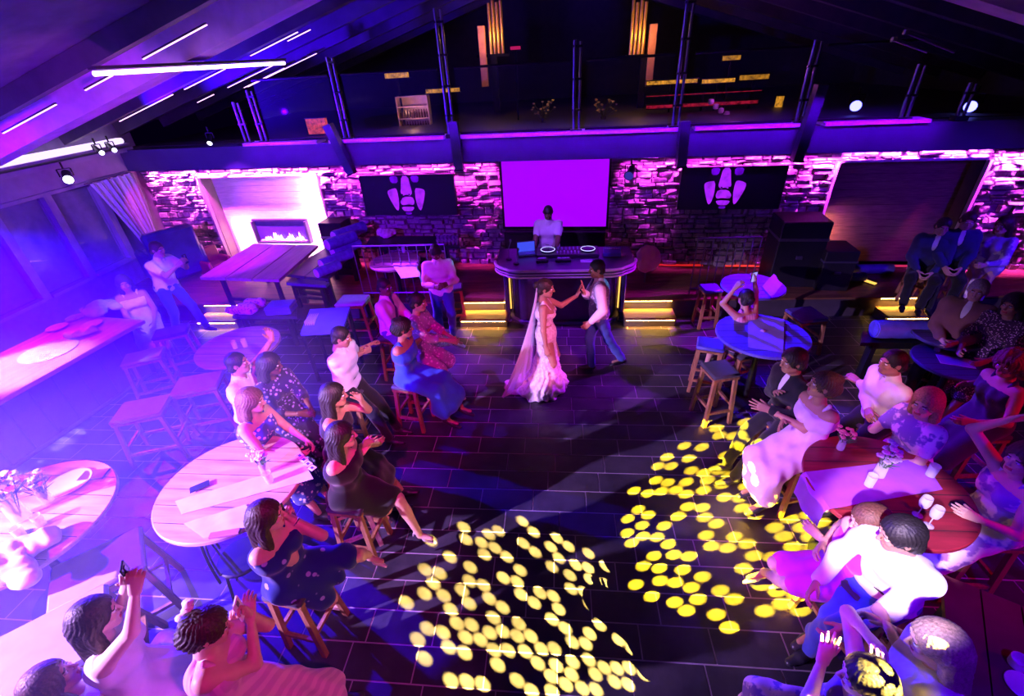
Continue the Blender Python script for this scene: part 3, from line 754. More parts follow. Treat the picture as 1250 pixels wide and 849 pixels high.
m = MB(); m.box((-9.0, -1.4, 2.47), (-8.92, 9.5, 2.82), 0); m.box((-9.0, -1.4, 2.82), (-8.72, 9.5, 2.9), 0); struct(m, 'trim_3', PAINTW)
m = MB(); m.box((-11.6, 2.0, -.1), (-11.5, 12, 3.4)); struct(m, 'wall_terrace', plain((.35,.3,.4), .7, 0, 'terrace_render'))
spot('window_blue_fill', (-10.2, 6.9, 2.7), (-11.5, 7.3, 1.9), (.08,.0,1), 150, 110, .5)  # added lamp outside so the window panes show blue
# right wall and front wall of the gallery
DARKW = plain((.045,.04,.05), .8, 0, 'dark_plaster')
m = MB(); m.box((9.0, -1.4, 0), (9.2, 17, 3.4)); struct(m, 'wall_right', DARKW)
m = MB(); m.box((-9.2, 17, 2.6), (9.2, 17.2, 6.3)); struct(m, 'wall_gallery', DARKW)
m = MB(); m.box((-9.2, -1.6, 0), (9.2, -1.4, 2.4)); struct(m, 'wall_front', DARKW)

# pitched ceiling with rafters
ROOF = .30
def zroof(x): return 3.3+ROOF*(9-abs(x))
def PR(x, y, drop=0.0):                     # photo pixel on the left roof slope
    d = vray(x, y); t = (3.3-drop-CAMZ+ROOF*9)/(d[2]-ROOF*d[0]); p = d*t; return np.array([p[0], p[1], p[2]+CAMZ])
CEIL = plain((.12,.08,.11), .8, 0, 'ceiling_board', .2, 4)
m = MB()
for s in (-1, 1):
    m.add([(s*9.2, -1.6, zroof(9.2)+.02), (0, -1.6, zroof(0)+.02), (0, 17.2, zroof(0)+.02), (s*9.2, 17.2, zroof(9.2)+.02), (s*9.2, -1.6, zroof(9.2)+.15), (0, -1.6, zroof(0)+.15), (0, 17.2, zroof(0)+.15), (s*9.2, 17.2, zroof(9.2)+.15)],
          [(0,1,2,3), (4,5,6,7), (0,1,5,4), (2,3,7,6), (0,3,7,4), (1,2,6,5)])
struct(m, 'ceiling', CEIL)
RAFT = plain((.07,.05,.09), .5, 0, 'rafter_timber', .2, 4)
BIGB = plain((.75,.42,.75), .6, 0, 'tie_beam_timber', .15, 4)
for i, Y in enumerate((5.8, 7.1, 8.35, 9.6, 10.85, 12.1, 13.4, 14.7)):
    for s in (-1, 1):
        m = MB(); m.bar((s*8.95, Y, zroof(8.95)-.10), (s*.1, Y, zroof(.1)-.10), .12, .22); o = m.build('rafter', RAFT)
        side = 'left' if s < 0 else 'right'; w = ['first','second','third','fourth','fifth','sixth','seventh','eighth'][i]
        tag(o, f'dark sloping rafter on the {side} roof slope, {w} from the camera', 'rafter', 'rafters under the roof')
for s in (-1, 1):
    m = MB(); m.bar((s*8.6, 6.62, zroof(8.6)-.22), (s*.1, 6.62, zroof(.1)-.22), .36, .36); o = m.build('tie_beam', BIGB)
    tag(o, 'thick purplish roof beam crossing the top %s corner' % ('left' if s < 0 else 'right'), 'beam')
# added glow bars for the lit rafter edges, then the light tubes
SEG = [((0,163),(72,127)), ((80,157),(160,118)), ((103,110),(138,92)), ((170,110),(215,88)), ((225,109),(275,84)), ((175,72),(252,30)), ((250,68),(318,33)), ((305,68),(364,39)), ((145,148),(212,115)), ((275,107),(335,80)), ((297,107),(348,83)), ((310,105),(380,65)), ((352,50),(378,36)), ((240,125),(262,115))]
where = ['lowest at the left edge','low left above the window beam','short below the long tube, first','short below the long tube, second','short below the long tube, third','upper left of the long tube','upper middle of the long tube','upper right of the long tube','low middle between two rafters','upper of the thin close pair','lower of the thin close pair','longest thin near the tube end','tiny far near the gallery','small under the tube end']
GL1 = glowing((1.0,.45,1.0), 2.6, 'lit_edge_glow'); GL2 = glowing((1.0,.6,1.0), 5.0, 'lit_tube')
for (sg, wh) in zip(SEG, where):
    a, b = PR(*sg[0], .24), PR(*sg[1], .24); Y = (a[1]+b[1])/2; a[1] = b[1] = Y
    t = thing('rafter_edge_glow', 'thin pink glow bar added as lit rafter edge, '+wh, 'light strip', a, 0, 'lit rafter edges')
    m = MB(); d = b-a; m.bar((0,0,.012), tuple(d+np.array([0,0,.012])), .03, .02); m.build('channel', RAFT, t)  # dark backing of the added glow bar
    m = MB(); m.bar((0,0,0), tuple(d), .026, .012); m.build('diffuser', GL1, t)  # glow put into the material as the lit timber edge
a, b = PR(115, 90, .5), PR(347, 77, .5)
t = thing('ceiling_light_tube', 'long bright white-pink light tube crossing the left roof slope', 'light tube', a)
m = MB(); d = b-a; m.tube([(0,0,0), tuple(d)], .024, 10); m.build('tube', GL2, t, True)
m = MB(); m.bar((0,0,.05), tuple(d+np.array([0,0,.05])), .1, .03); m.build('channel', RAFT, t)
t = thing('ledge_light_tube', 'wide white light tube along the ledge above the left windows', 'light tube', (-8.82, 0, 2.98))
m = MB(); m.box((-.09, -1.2, 0), (.09, 9.4, .1), 0, .03); m.build('diffuser', glowing((.72,.50,1.0), 1.5, 'ledge_diffuser'), t)
m = MB(); m.box((-.1, -1.2, -.03), (.13, 9.42, -.001)); m.box((.125, -1.2, -.03), (.14, 9.42, .0)); m.build('channel', PAINTW, t)
spot('roof_blue', (-6.9, 8.0, 3.0), (-5.6, 8.6, 4.5), (.05,.0,1), 2400, 105, .7)
spot('roof_blue', (-8.3, 5.0, 3.1), (-7.7, 7.4, 3.9), (.09,.0,1), 500, 70, .8)
spot('roof_mauve', (-3.2, 3.6, 3.1), (-6.6, 6.5, 3.9), (.50,.02,1.0), 420, 44, .9)

# gallery railing, posts
STEEL = plain((.25,.22,.3), .3, .8, 'brushed_steel', .05)
def gpost(x, z1, r=.028, lab=''):
    p = WPT(x, .30); t = thing('gallery_post', lab, 'post', (p[0], p[1], 2.85), 0, 'gallery posts')
    m = MB(); m.tube([(-.045,0,0), (-.045,0,z1-2.85)], r, 10); m.tube([(.045,0,0), (.045,0,z1-2.87)], r*.8, 10); m.build('pole', STEEL, t, True)
    for z in np.arange(.35, z1-2.9, .45): m = MB(); m.box((-.08,-.025,z), (.08,.025,z+.035), 0, .006); m.build('clamp', BLACKMETAL, t)
    m = MB(); m.box((-.1,-.06,0.0), (.1,.06,.07), 0, .006); m.build('foot_plate', BLACKMETAL, t)
for (x, z1, lab) in ((-5.98, 3.6, 'short steel post at the left end of the gallery railing'), (-5.62, 3.78, 'second steel post from the gallery left end'), (-3.89, 4.2, 'twin steel post left of the tall middle posts'), (-1.87, 4.75, 'tall twin steel post above the left edge of the projection screen'), (1.98, 4.7, 'tall twin steel post above the right edge of the projection screen'), (3.86, 4.0, 'twin steel post above the right wall picture'), (5.34, 3.62, 'lit magenta steel post near the gallery right end'), (6.1, 3.35, 'dim steel post at the far right of the gallery'), (.35, 4.2, 'slim blue steel post above the projection screen')):
    gpost(x, z1, .028, lab)
GLS = glass('railing_glass', (.3,.3,.5), .05, .03)
for i, (x0, x1) in enumerate(((-5.5, -4.0), (-3.75, -2.0), (-1.7, .25), (.5, 1.85), (2.15, 3.75), (4.0, 5.25))):
    p = WPT(x0, .30); L = float(np.linalg.norm(WPT(x1)-WPT(x0)))
    t = thing('railing_panel', 'clear glass gallery railing panel, number %s from the left' % ['one','two','three','four','five','six'][i], 'railing', (p[0], p[1], 2.905), WA, 'gallery glass panels')
    m = MB(); m.box((0,-.006,.04), (L,.006,1.0)); m.build('pane', GLS, t)
    m = MB(); m.box((0,-.02,0), (L,.02,.04)); m.build('floor_channel', BLACKMETAL, t); m = MB(); m.tube([(0,0,1.02), (L,0,1.02)], .02, 8); m.build('rail', BLACKMETAL, t)
for (p0, p1, lab) in (((400,152),(430,212),'left of the left wall picture'), ((553,148),(561,207),'above the right edge of the left wall picture'), ((836,148),(831,203),'above the left edge of the right wall picture'), ((1003,103),(972,196),'above the right edge of the right wall picture')):
    a, b = PW(*p0, .62), PW(*p1, .62); t = thing('hanging_bracket', 'dark square strut before the fascia, '+lab, 'strut', b, 0, 'struts before the fascia')
    m = MB(); d = a-b; m.bar((0,0,0), tuple(d), .15, .15); m.build('strut', plain((.06,.05,.1), .35, .3, 'strut_paint'), t)
    m = MB(); m.bar(tuple(d*.55), tuple(d*.55+np.array([0,.22,0])), .08); m.build('bracket', BLACKMETAL, t); m = MB(); m.bar((0,0,-.012), tuple(unit(d)*.03+np.array([0,0,-.012])), .17, .17); m.build('end_cap', BLACKMETAL, t)

D2 = [(475,494),(545,508),(603,498),(667,491),(587,441),(638,451),(597,369),(655,369),(642,323),(752,331),(731,266),(819,273),(765,391),(818,402),(897,393),(727,460),(738,511),(828,491),(849,441),(923,463),(957,418),(971,350),(947,317),(1012,294),(909,213),(970,215),(1115,150),(1045,472),(935,527),(1000,530),(1027,582),(1092,614),(748,575),(806,579),(833,630),(892,662),(699,624),(626,673),(496,590),(546,618),(443,637),(515,670),(440,708),(461,760),(520,725),(575,729),(842,720),(868,775),(932,782),(985,728),(1049,764),(1190,682),(1215,562),(649,766),(576,825),(675,820),(736,826),(1085,825),(1155,830),(1040,145),(895,180),(855,158),(1120,235),(1180,205),(1130,265),(1190,290),(1245,325),(1290,300),(1340,330),(1300,250),(1240,220),(1330,210),(1400,300),(1170,480),(1390,420)]
D2 = [(660+x/4.1667, 480+y/4.1667) for x, y in D2]
D2 += [(620+x/4.464, 660+y/4.464) for x, y in ((795,80),(737,136),(825,148),(697,237),(830,216),(895,223),(1000,252),(953,157),(1060,194),(900,77),(963,83),(873,20),(782,302),(909,333),(973,378),(1035,317),(1158,269),(1230,317),(1135,400),(1205,470))]
D2 += [(860+x/4.49, 660+y/4.49) for x, y in ((212,150),(88,273),(158,319),(400,275),(470,290),(330,383),(408,351),(610,310),(310,240),(268,80),(343,86),(233,18),(348,204),(485,145),(500,370))]
D2 += [(840+x/2.58, 520+y/2.58) for x, y in ((184,189),(212,276),(170,257),(272,319),(286,243),(357,318),(377,340),(395,155),(376,193),(447,258),(416,302),(385,280),(505,320),(320,290),(300,345),(311,152),(350,160),(330,380),(385,375),(262,190))]
D1 = [(380+x/4.1667, 480+y/4.1667) for x, y in ((1073,649),(776,679),(952,698),(905,716),(1131,704),(787,741),(606,747),(866,758),(916,777),(1078,761),(1218,779),(1136,804),(880,815),(975,815))]
D1 += [(660+x/4.1667, 480+y/4.1667) for x, y in ((83,735),(50,779),(140,776),(243,812))]
D1 += [(360+x/4.464, 660+y/4.464) for x, y in ((845,87),(1031,76),(1135,77),(710,155),(769,170),(955,142),(1227,158),(755,230),(951,217),(1016,237),(1137,200),(1197,217),(706,286),(806,292),(910,267),(938,318),(1055,305),(1230,284),(608,335),(846,366),(1121,354),(1082,417),(722,476),(794,494),(880,441),(935,453),(1220,450),(925,516),(993,531),(1054,504),(1121,489),(1186,504),(669,535),(835,571),(1064,577),(1158,594),(707,640),(925,607),(1104,669),(850,758),(938,765),(991,773),(1061,727),(1211,759),(740,5),(1270,505),(1255,600))]
D1 += [(620+x/4.464, 660+y/4.464) for x, y in ((83,15),(145,58),(235,31),(330,29),(276,91),(439,68),(240,140),(370,130),(425,143),(532,136),(338,186),(448,208),(530,233),(71,160),(36,217),(74,284),(140,333),(175,281),(236,297),(274,364),(345,259),(404,275),(497,284),(443,339),(529,392),(589,406),(632,373),(677,439),(240,425),(63,451),(130,499),(308,472),(500,455),(617,477),(445,504),(604,537),(705,530),(672,585),(348,543),(412,557),(25,504),(170,572),(232,586),(136,639),(8,594),(262,677),(353,657),(441,647),(525,690),(592,693),(653,691),(240,727),(347,721),(475,721),(740,724),(570,752),(635,776),(308,776),(391,783),(452,806),(50,759),(121,810),(240,820))]
def dedupe(L, r=5.0):
    out = []
    for p in L:
        if all((p[0]-q[0])**2+(p[1]-q[1])**2 > r*r for q in out): out.append(p)
    return out
D1 = dedupe(D1, 5.5); D2 = dedupe(D2, 5.5)
# two pattern projectors: a bright lamp behind a perforated disc
def pattern_projector(loc, pts, color, power, lab, ang, dist=.35):
    loc = np.array(loc, float); g = np.array([P(x, y, 0) for x, y in pts]); c = g.mean(0); ax = unit(c-loc)
    X = unit(np.cross(ax, (0,0,1))); Y = np.cross(X, ax); hs = []
    for q in g:
        d = q-loc; d = d/(d@ax)*dist; hs.append((d@X, d@Y))
    hs = np.array(hs); R = float(np.abs(np.hypot(hs[:,0], hs[:,1])).max())+.03; r = dist*ang
    vs = [Vector((R*math.cos(a), R*math.sin(a))) for a in np.linspace(0, 2*math.pi, 48, endpoint=False)]; n0 = len(vs)
    fcs = [list(range(n0))]; keep = []
    for (x, y) in hs:
        if any((x-u)**2+(y-v)**2 < (2.06*r)**2 for u, v in keep):
            for s_ in range(6):
                for u, v in keep:
                    dd = math.hypot(x-u, y-v)
                    if dd < 2.1*r: x += (x-u)/max(dd,1e-6)*(2.1*r-dd); y += (y-v)/max(dd,1e-6)*(2.1*r-dd)
            if any((x-u)**2+(y-v)**2 < (2.04*r)**2 for u, v in keep): continue
        keep.append((x, y))
    for (x, y) in keep:
        b = len(vs); vs += [Vector((x+r*math.cos(a), y+r*math.sin(a))) for a in np.linspace(0, 2*math.pi, 14, endpoint=False)]; fcs.append(list(range(b, b+14)))
    ov, oe, of, a_, b_, orig = geometry.delaunay_2d_cdt(vs, [], fcs, 1, 1e-6)
    tri = [f for f, og in zip(of, orig) if 0 in og and len(og) == 1]
    t = thing('pattern_projector', lab, 'stage light', tuple(loc))
    m = MB(); m.add([tuple(X*v[0]+Y*v[1]+ax*dist) for v in ov], [tuple(f) for f in tri]); m.build('perforated_disc', BLACKMETAL, t)
    m = MB(); m.tube([tuple(-ax*.25), tuple(-ax*.2), tuple(ax*(dist+.002))], [.1, R*1.0+.002, R+.002], 48, cap=False); m.add([tuple(-ax*.25+X*.1*math.cos(a)+Y*.1*math.sin(a)) for a in np.linspace(0, 2*math.pi, 48, endpoint=False)], [tuple(range(48))]); m.build('housing', BLACKMETAL, t, True)
    m = MB(); m.bar((0,0,R), (0,0,zroof(loc[0])-loc[2]-.0), .04); m.bar(tuple(X*(R+.02)), (0,0,R+.06), .03); m.bar(tuple(-X*(R+.02)), (0,0,R+.06), .03); m.build('yoke', BLACKMETAL, t)
    spot('pattern_lamp', tuple(loc), tuple(c), color, power, math.degrees(2*math.atan((R-.004)/dist)), 0, .0006)
pattern_projector((3.9, -1.05, 4.35), D1, (1.0,.75,.13), 95000, 'black pattern projector throwing the dot pattern on the near floor', .0062)
pattern_projector((-4.25, .45, 4.25), D2, (1.0,.74,.012), 150000, 'black pattern projector throwing the dot pattern on the right side of the floor', .0062)

# ================================================================== WALL FITTINGS
# projection screen
p = WPT(-.04, .12); t = thing('projection_screen', 'glowing violet projection screen hanging above the DJ', 'screen', (p[0], p[1], 1.15), WA)
m = MB(); m.box((-.99, -.01, .02), (.99, .01, 1.46)); m.build('screen_cloth', glowing((.33,.0,1.0), 1.0, 'lit_screen'), t)  # projected violet light put into the cloth as emission
m = MB(); m.box((-1.03,-.03,-.02), (1.03,.03,.02)); m.box((-1.03,-.03,1.46), (1.03,.03,1.52)); m.box((-1.03,-.02,.02), (-.99,.02,1.46)); m.box((.99,-.02,.02), (1.03,.02,1.46)); m.build('frame', BLACKMETAL, t)
p = WPT(-.04, .2); o = MB(); o.box((-.99,-.1,0), (.99,.06,.78), 0, .01); o.box((-.95,-.115,.05), (-.02,-.1,.73)); o.box((.02,-.115,.05), (.95,-.1,.73)); o = o.build('low_cabinet', plain((.012,.012,.016), .4, 0, 'black_laminate')); o.location = (p[0], p[1], .33); o.rotation_euler = (0,0,WA)
tag(o, 'low black cabinet below the projection screen, behind the DJ', 'cabinet')
# pictures: part of a face in violet light
FACEP = [([(.338,.02),(.426,.02),(.420,.19),(.345,.19)],0), ([(.560,.02),(.650,.02),(.640,.18),(.573,.18)],0), ([(.467,.02),(.537,.02),(.550,.30),(.556,.44),(.528,.51),(.505,.48),(.480,.48),(.455,.51),(.430,.44),(.445,.30)],1),
         ([(.454,.53),(.550,.53),(.568,.66),(.549,.745),(.50,.72),(.426,.745),(.408,.66)],1), ([(.415,.79),(.49,.78),(.556,.79),(.54,.86),(.518,.9),(.445,.9),(.425,.86)],1), ([(.445,.925),(.52,.925),(.51,.985),(.455,.985)],0),
         ([(.287,.39),(.33,.34),(.387,.31),(.399,.39),(.400,.64),(.378,.89),(.35,.85),(.301,.57)],1), ([(.59,.32),(.65,.33),(.687,.36),(.694,.42),(.668,.64),(.625,.89),(.60,.84),(.582,.64)],1)]
def facem(c, s_):
    m, nt, b = new_mat('lit_picture'); n = noise(nt, coords(nt), 7, 3); nt.links.new(ramp(nt, n.outputs[0], [(.3, tuple(k*.45 for k in c)), (.6, c)]), b.inputs['Emission Color'])
    b.inputs['Base Color'].default_value = (.01,.01,.012,1); b.inputs['Emission Strength'].default_value = s_; b.inputs['Roughness'].default_value = .4; return m
FM = [plain((.006,.006,.008), .5, 0, 'picture_black'), facem((.16,.0,.75), .9), facem((.40,.015,1.0), .95)]
for (x0, x1, z0, z1, lab, flip) in ((-3.90,-1.96,1.43,2.21,'wide dark picture of a violet face, left of the projection screen',1), (2.20,3.93,1.50,2.23,'wide dark picture of a violet face, right of the projection screen',-1)):
    p = WPT((x0+x1)/2, .16); t = thing('wall_picture', lab, 'picture', (p[0], p[1], z0), WA); w = (x1-x0)/2; h = z1-z0
    m = MB(); m.box((-w+.01,-.03,.01), (w-.01,-.02,h-.01), 0)
    for pts, k in FACEP:
        q = [((flip*(u-.49)*2*w-(.04 if flip > 0 else .10)), -.033, (1-v)*h) for u, v in pts]
        # round the corners by cutting them once
        r_ = []
        for i in range(len(q)):
            a_, b__ = np.array(q[i]), np.array(q[(i+1) % len(q)]); r_ += [a_*.78+b__*.22, a_*.22+b__*.78]
        m.poly(r_, (0,.003,0), k+1)
    for u, v in ((.447,.475),(.522,.475)):
        x = flip*(u-.49)*2*w-(.04 if flip > 0 else .10); m.box((x-.016,-.036,(1-v)*h-.012), (x+.016,-.0335,(1-v)*h+.012), 0, .004)
    m.build('image', FM, t)
    m = MB(); m.box((-w,-.02,0), (w,.04,h)); m.box((-w,-.04,0), (-w+.012,-.02,h)); m.box((w-.012,-.04,0), (w,-.02,h)); m.box((-w,-.04,0), (w,-.02,.012)); m.box((-w,-.04,h-.012), (w,-.02,h)); m.build('frame', BLACKMETAL, t)
# niches: clad panel, frame, fireplace
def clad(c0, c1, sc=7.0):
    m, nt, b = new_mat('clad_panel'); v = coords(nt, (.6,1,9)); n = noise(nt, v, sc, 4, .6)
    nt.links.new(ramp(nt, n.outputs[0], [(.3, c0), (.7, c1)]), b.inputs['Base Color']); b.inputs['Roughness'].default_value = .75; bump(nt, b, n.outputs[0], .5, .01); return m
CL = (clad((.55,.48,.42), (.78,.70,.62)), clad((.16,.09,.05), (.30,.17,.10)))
for i, (x0, x1, z0, z1) in enumerate(NICHES):
    p = WPT((x0+x1)/2, -NICHE_D+.01); t = thing('niche_panel', ['pale lined panel in the bright left wall recess','dark lined panel in the right wall recess'][i], 'wall panel', (p[0], p[1], z0+.001), WA); w = (x1-x0)/2-.012
    m = MB(); h = z1-z0-.012
    for k in range(14): m.box((-w, -.03, k*h/14+.002), (w, 0, (k+1)*h/14-.002), 0, .002)
    m.build('cladding', CL[i], t)
    m = MB(); m.box((-w,-NICHE_D,0), (-w+.03,-.03,h)); m.box((w-.03,-NICHE_D,0), (w,-.03,h)); m.box((-w+.03,-NICHE_D,h-.03), (w-.03,-.03,h)); m.build('reveal_lining', plain((.10,.07,.09), .5, 0, 'reveal_board'), t)
    m = MB(); y = -NICHE_D-.09
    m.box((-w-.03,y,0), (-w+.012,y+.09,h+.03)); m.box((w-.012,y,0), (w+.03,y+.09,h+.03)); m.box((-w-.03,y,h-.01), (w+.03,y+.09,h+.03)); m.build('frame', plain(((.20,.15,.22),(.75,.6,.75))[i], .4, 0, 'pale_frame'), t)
# fireplace
p = WPT(-6.26, -NICHE_D+.05); t = thing('fireplace', 'long ribbon fireplace with small flames in the left recess', 'fireplace', (p[0], p[1], .74), WA)
m = MB(); m.box((-.64,-.02,0), (.64,.0,.46)); m.build('back', plain((.03,.02,.12), .25, 0, 'dark_glass'), t)
m = MB(); m.box((-.68,-.12,-.04), (.68,-.0,0)); m.box((-.68,-.06,.46), (.68,-.0,.5)); m.box((-.68,-.12,0), (-.64,0,.46)); m.box((.64,-.12,0), (.68,0,.46)); m.build('surround', plain((.04,.03,.08), .3, .5, 'dark_metal'), t)
m = MB(); fr = random.Random(5)
for k in range(17):
    x = -.45+k*.058; h = fr.uniform(.06,.2)*(1 if 3 < k < 8 or k > 10 else .6); m.lathe([(.002,0), (.028,.02), (.026,h*.35), (.012,h*.75), (.001,h)], (x+fr.uniform(-.01,.01), -.07, .02), 8)
m.build('flames', glowing((1.0,.5,.6), 5, 'flame'), t, True)
m = MB()
for k in range(20): x = -.55+k*.058; m.box((x-.03,-.1,0), (x+.03,-.04,.025+fr.uniform(0,.02)), 0, .006)
m.build('pebbles', plain((.5,.45,.5), .6, 0, 'pale_pebbles'), t)
# lights of the left niche
def nst(x, z0, z1, out, aim, c, pw): strip('niche_light', WPT(x, out, z0), WPT(x, out, z1), aim, c, pw, .03).data.spread = math.radians(110)
nst(-4.99, .45, 2.15, -.10, (-.75,.65,-.1), (1.0,.5,.62), 60)
nst(-7.54, .42, 1.1, -.10, (.8,.6,0), (1.0,.5,.35), 20)
strip('niche_light', WPT(-7.0,-.05,.46), WPT(-5.2,-.05,.46), (0,.8,.6), (1.0,.6,.8), 34, .03)
strip('niche_floor_light', WPT(-7.4,.05,.5), WPT(-5.0,.05,.5), (0,-.6,-1), (1.0,.36,.06), 30, .03)
spot('niche_spot', (-6.5, 8.0, 2.9), (-6.2, 9.7, 1.2), (.30,.02,1), 260, 60, .4)
spot('dj_fill', (-1.6, 5.2, 3.9), (-.15, 8.3, 1.3), (.40,.12,1), 520, 13, .5)  # added unseen spot to brighten the DJ
spot('dj_fill', (1.2, 5.0, 4.0), (.1, 7.5, 1.1), (.22,.02,1), 500, 24, .6)  # added unseen spot to brighten the counter top
strip('lip_wash', WPT(-6, 1.1, 3.5), WPT(5.8, 1.1, 3.5), (0,.6,-.62), (.16,.0,1.0), 70, .03).data.spread = math.radians(40)  # added unseen strip that brightens the pale coping and fascia
# right niche
nst(4.84, .45, 1.2, -.10, (.7,.7,0), (1.0,.35,.18), 5)
for (a, b, col, s, nm, lab) in ((WPT(5.0,.06,PLAT+.02), WPT(5.55,.85,PLAT+.02), (1.0,.5,.08), 1.3, 'floor_glow_strip', 'amber light strip set in the floor before the right recess'), (WPT(4.95,.02,PLAT+.02), WPT(6.9,.02,PLAT+.02), (.8,.03,.12), .55, 'floor_glow_strip', 'dim red light strip along the foot of the right recess'),
        (WPT(2.0,.1,PLAT+.02), WPT(2.85,.1,PLAT+.02), (.9,.02,.02), .5, 'floor_glow_strip', 'dim glow bar as red-lit floor band at the wall foot behind the steel railing'), (WPT(3.25,.1,PLAT+.02), WPT(4.5,.1,PLAT+.02), (1.0,.05,.04), .7, 'floor_glow_strip', 'glow bar as red-lit floor band at the wall foot behind the blue cloth table')):  # the two wall-foot bars put the floor's red light into glowing material
    t = thing(nm, lab, 'light strip', a); d = b-a
    m = MB(); m.bar((0,0,0), tuple(d), .07, .02); m.build('diffuser', glowing(col, s), t)
    m = MB(); m.bar((0,0,-.012), tuple(d+np.array([0,0,-.012])), .09, .012); m.build('channel', BLACKMETAL, t)

# gallery interior: bar and shelves glimpsed in warm light
def G(x, y, Y=11.2): return PY(x, y, Y)
t = thing('bottle_shelf', 'lit bottle shelf at the back of the gallery bar', 'shelf', G(508,161,11.2))
m = MB()
for k in range(3): m.box((-.34,-.02,.02+k*.24), (.34,.2,.045+k*.24))
m.box((-.36,-.02,0), (-.34,.2,.72)); m.box((.34,-.02,0), (.36,.2,.72)); m.box((-.36,.2,0), (.36,.22,.72)); m.box((-.36,-.02,.7), (.36,.2,.72)); m.build('cabinet', plain((.7,.45,.4), .5, 0, 'pink_shelf'), t)
bb = G(508,161,11.2)
bt = MB(); bt.lathe([(.022,0), (.024,.01), (.024,.09), (.009,.13), (.009,.17)], (0,0,0), 8); b0 = bt.build('bottle', plain((.12,.05,.05), .2, 0, 'bottle_glass'), None, True)
tag(b0, 'small dark bottle standing in the lit gallery shelf', 'bottle', 'bottles in the gallery shelf')
n = 0
for k in range(2):
    for i in range(11):
        o = b0 if n == 0 else b0.copy(); 
        if n: COL.objects.link(o)
        o.location = (bb[0]-.3+i*.06, bb[1]+.05, bb[2]+.046+k*.24); n += 1
light('POINT', 'shelf_light', (bb[0]+.05, bb[1]-.35, bb[2]+.5), None, (1,.45,.3), 5, shadow_soft_size=.05)
def gbox(nm, lab, cat, x0, y0, x1, y1, mat, Y=11.2, d=.1, parts=None):
    a, b = G(x0, y1, Y), G(x1, y0, Y); t = thing(nm, lab, cat, ((a[0]+b[0])/2, Y, min(a[2], b[2]))); w = abs(b[0]-a[0])/2; h = abs(b[2]-a[2])
    m = MB(); m.box((-w,0,0), (w,d,h), 0, .008); m.build('body', mat, t)
    m = MB(); m.box((-w-.02,-.01,-.02), (w+.02,d+.02,0)); m.box((-w-.02,-.01,h), (w+.02,d+.02,h+.015)); m.build('trim_rail', BLACKMETAL, t)
    m = MB(); zf_ = 2.85-t.location[2]; m.box((-.02,d*.4,zf_), (.02,d*.7,-.02)); m.build('stand_post', BLACKMETAL, t) if zf_ < -.05 else None
    return t
_gm = {}
def mottled(c, s_):
    if (c, s_) in _gm: return _gm[(c, s_)]
    m, nt, b = new_mat('mottled_light'); n = noise(nt, coords(nt), 14, 5, .7); nt.links.new(ramp(nt, n.outputs[0], [(.35, tuple(k*.06 for k in c)), (.5, tuple(k*.6 for k in c)), (.62, c)]), b.inputs['Emission Color'])
    b.inputs['Base Color'].default_value = (.01,.01,.01,1); b.inputs['Emission Strength'].default_value = s_; _gm[(c, s_)] = m; return m
GOLD = lambda s: mottled((1.0,.40,.03), s*2.2); RED = lambda s: mottled((1.0,.02,.08), s*2.6)
for a in ((790,96,852,104,.35,'left of a pair'), (858,95,898,102,.35,'right of a pair'), (470,88,497,96,.3,'at the far left of the gallery'), (520,107,560,114,.28,'beside the bottle shelf'), (904,90,940,98,.2,'behind the steel posts on the right'), (883,67,905,74,.22,'small and high on the right')):
    gbox('gallery_lamp_panel', 'amber lit panel in the dark gallery, '+a[5], 'lamp', a[0], a[1], a[2], a[3], GOLD(a[4]))
for a in ((790,110,930,118,.3,'upper long band'), (790,126,925,129,.12,'thin lower band')):
    gbox('gallery_lamp_panel', 'red lit band along the gallery bar front, '+a[5], 'lamp', a[0], a[1], a[2], a[3], RED(a[4]))
gbox('doorway_lamp', 'tall amber lit slot beside the pale lantern garland', 'lamp', 944, 117, 958, 146, GOLD(.35))
gbox('counter_lamp', 'small red and amber glow at the left end of the gallery', 'lamp', 377, 144, 396, 164, mottled((1.0,.10,.04), .7), 10.2)
gbox('gallery_lamp_panel', 'small pink lit sign shape high in the gallery', 'lamp', 623, 56, 635, 61, glowing((1.0,.02,.2), .35))
def organ(x0, lab, flip=1):
    b = G(x0, 66, 12.5); t = thing('copper_still', lab, 'still', (b[0], 12.5, b[2]-1.2))
    m = MB()
    for k in range(4): m.tube([(flip*(k*.09),0,1.2), (flip*(k*.09),0,2.15+.07*(k%2))], .035, 10)
    m.build('column_pipes', plain((.85,.5,.08), .35, .6, 'brass'), t, True)
    m = MB(); m.box((flip*-.28,-.05,.55), (flip*-.12,.1,1.75), 0, .01); m.build('side_board', plain((.7,.28,.14), .5, 0, 'red_wood'), t)
    m = MB(); m.box((-.35,-.02,1.14), (.4,.15,1.2)); m.box((-.02,-.02,0), (.12,.1,1.14)); m.build('stand', BLACKMETAL, t)
    light('POINT', 'still_light', (b[0]+flip*.05, 12.1, b[2]+.35), None, (1,.5,.14), 12, shadow_soft_size=.05)
organ(600, 'tall brass pipes with a red board in the gallery, left of centre'); organ(784, 'tall brass pipes with a red board in the gallery, right of centre', -1)
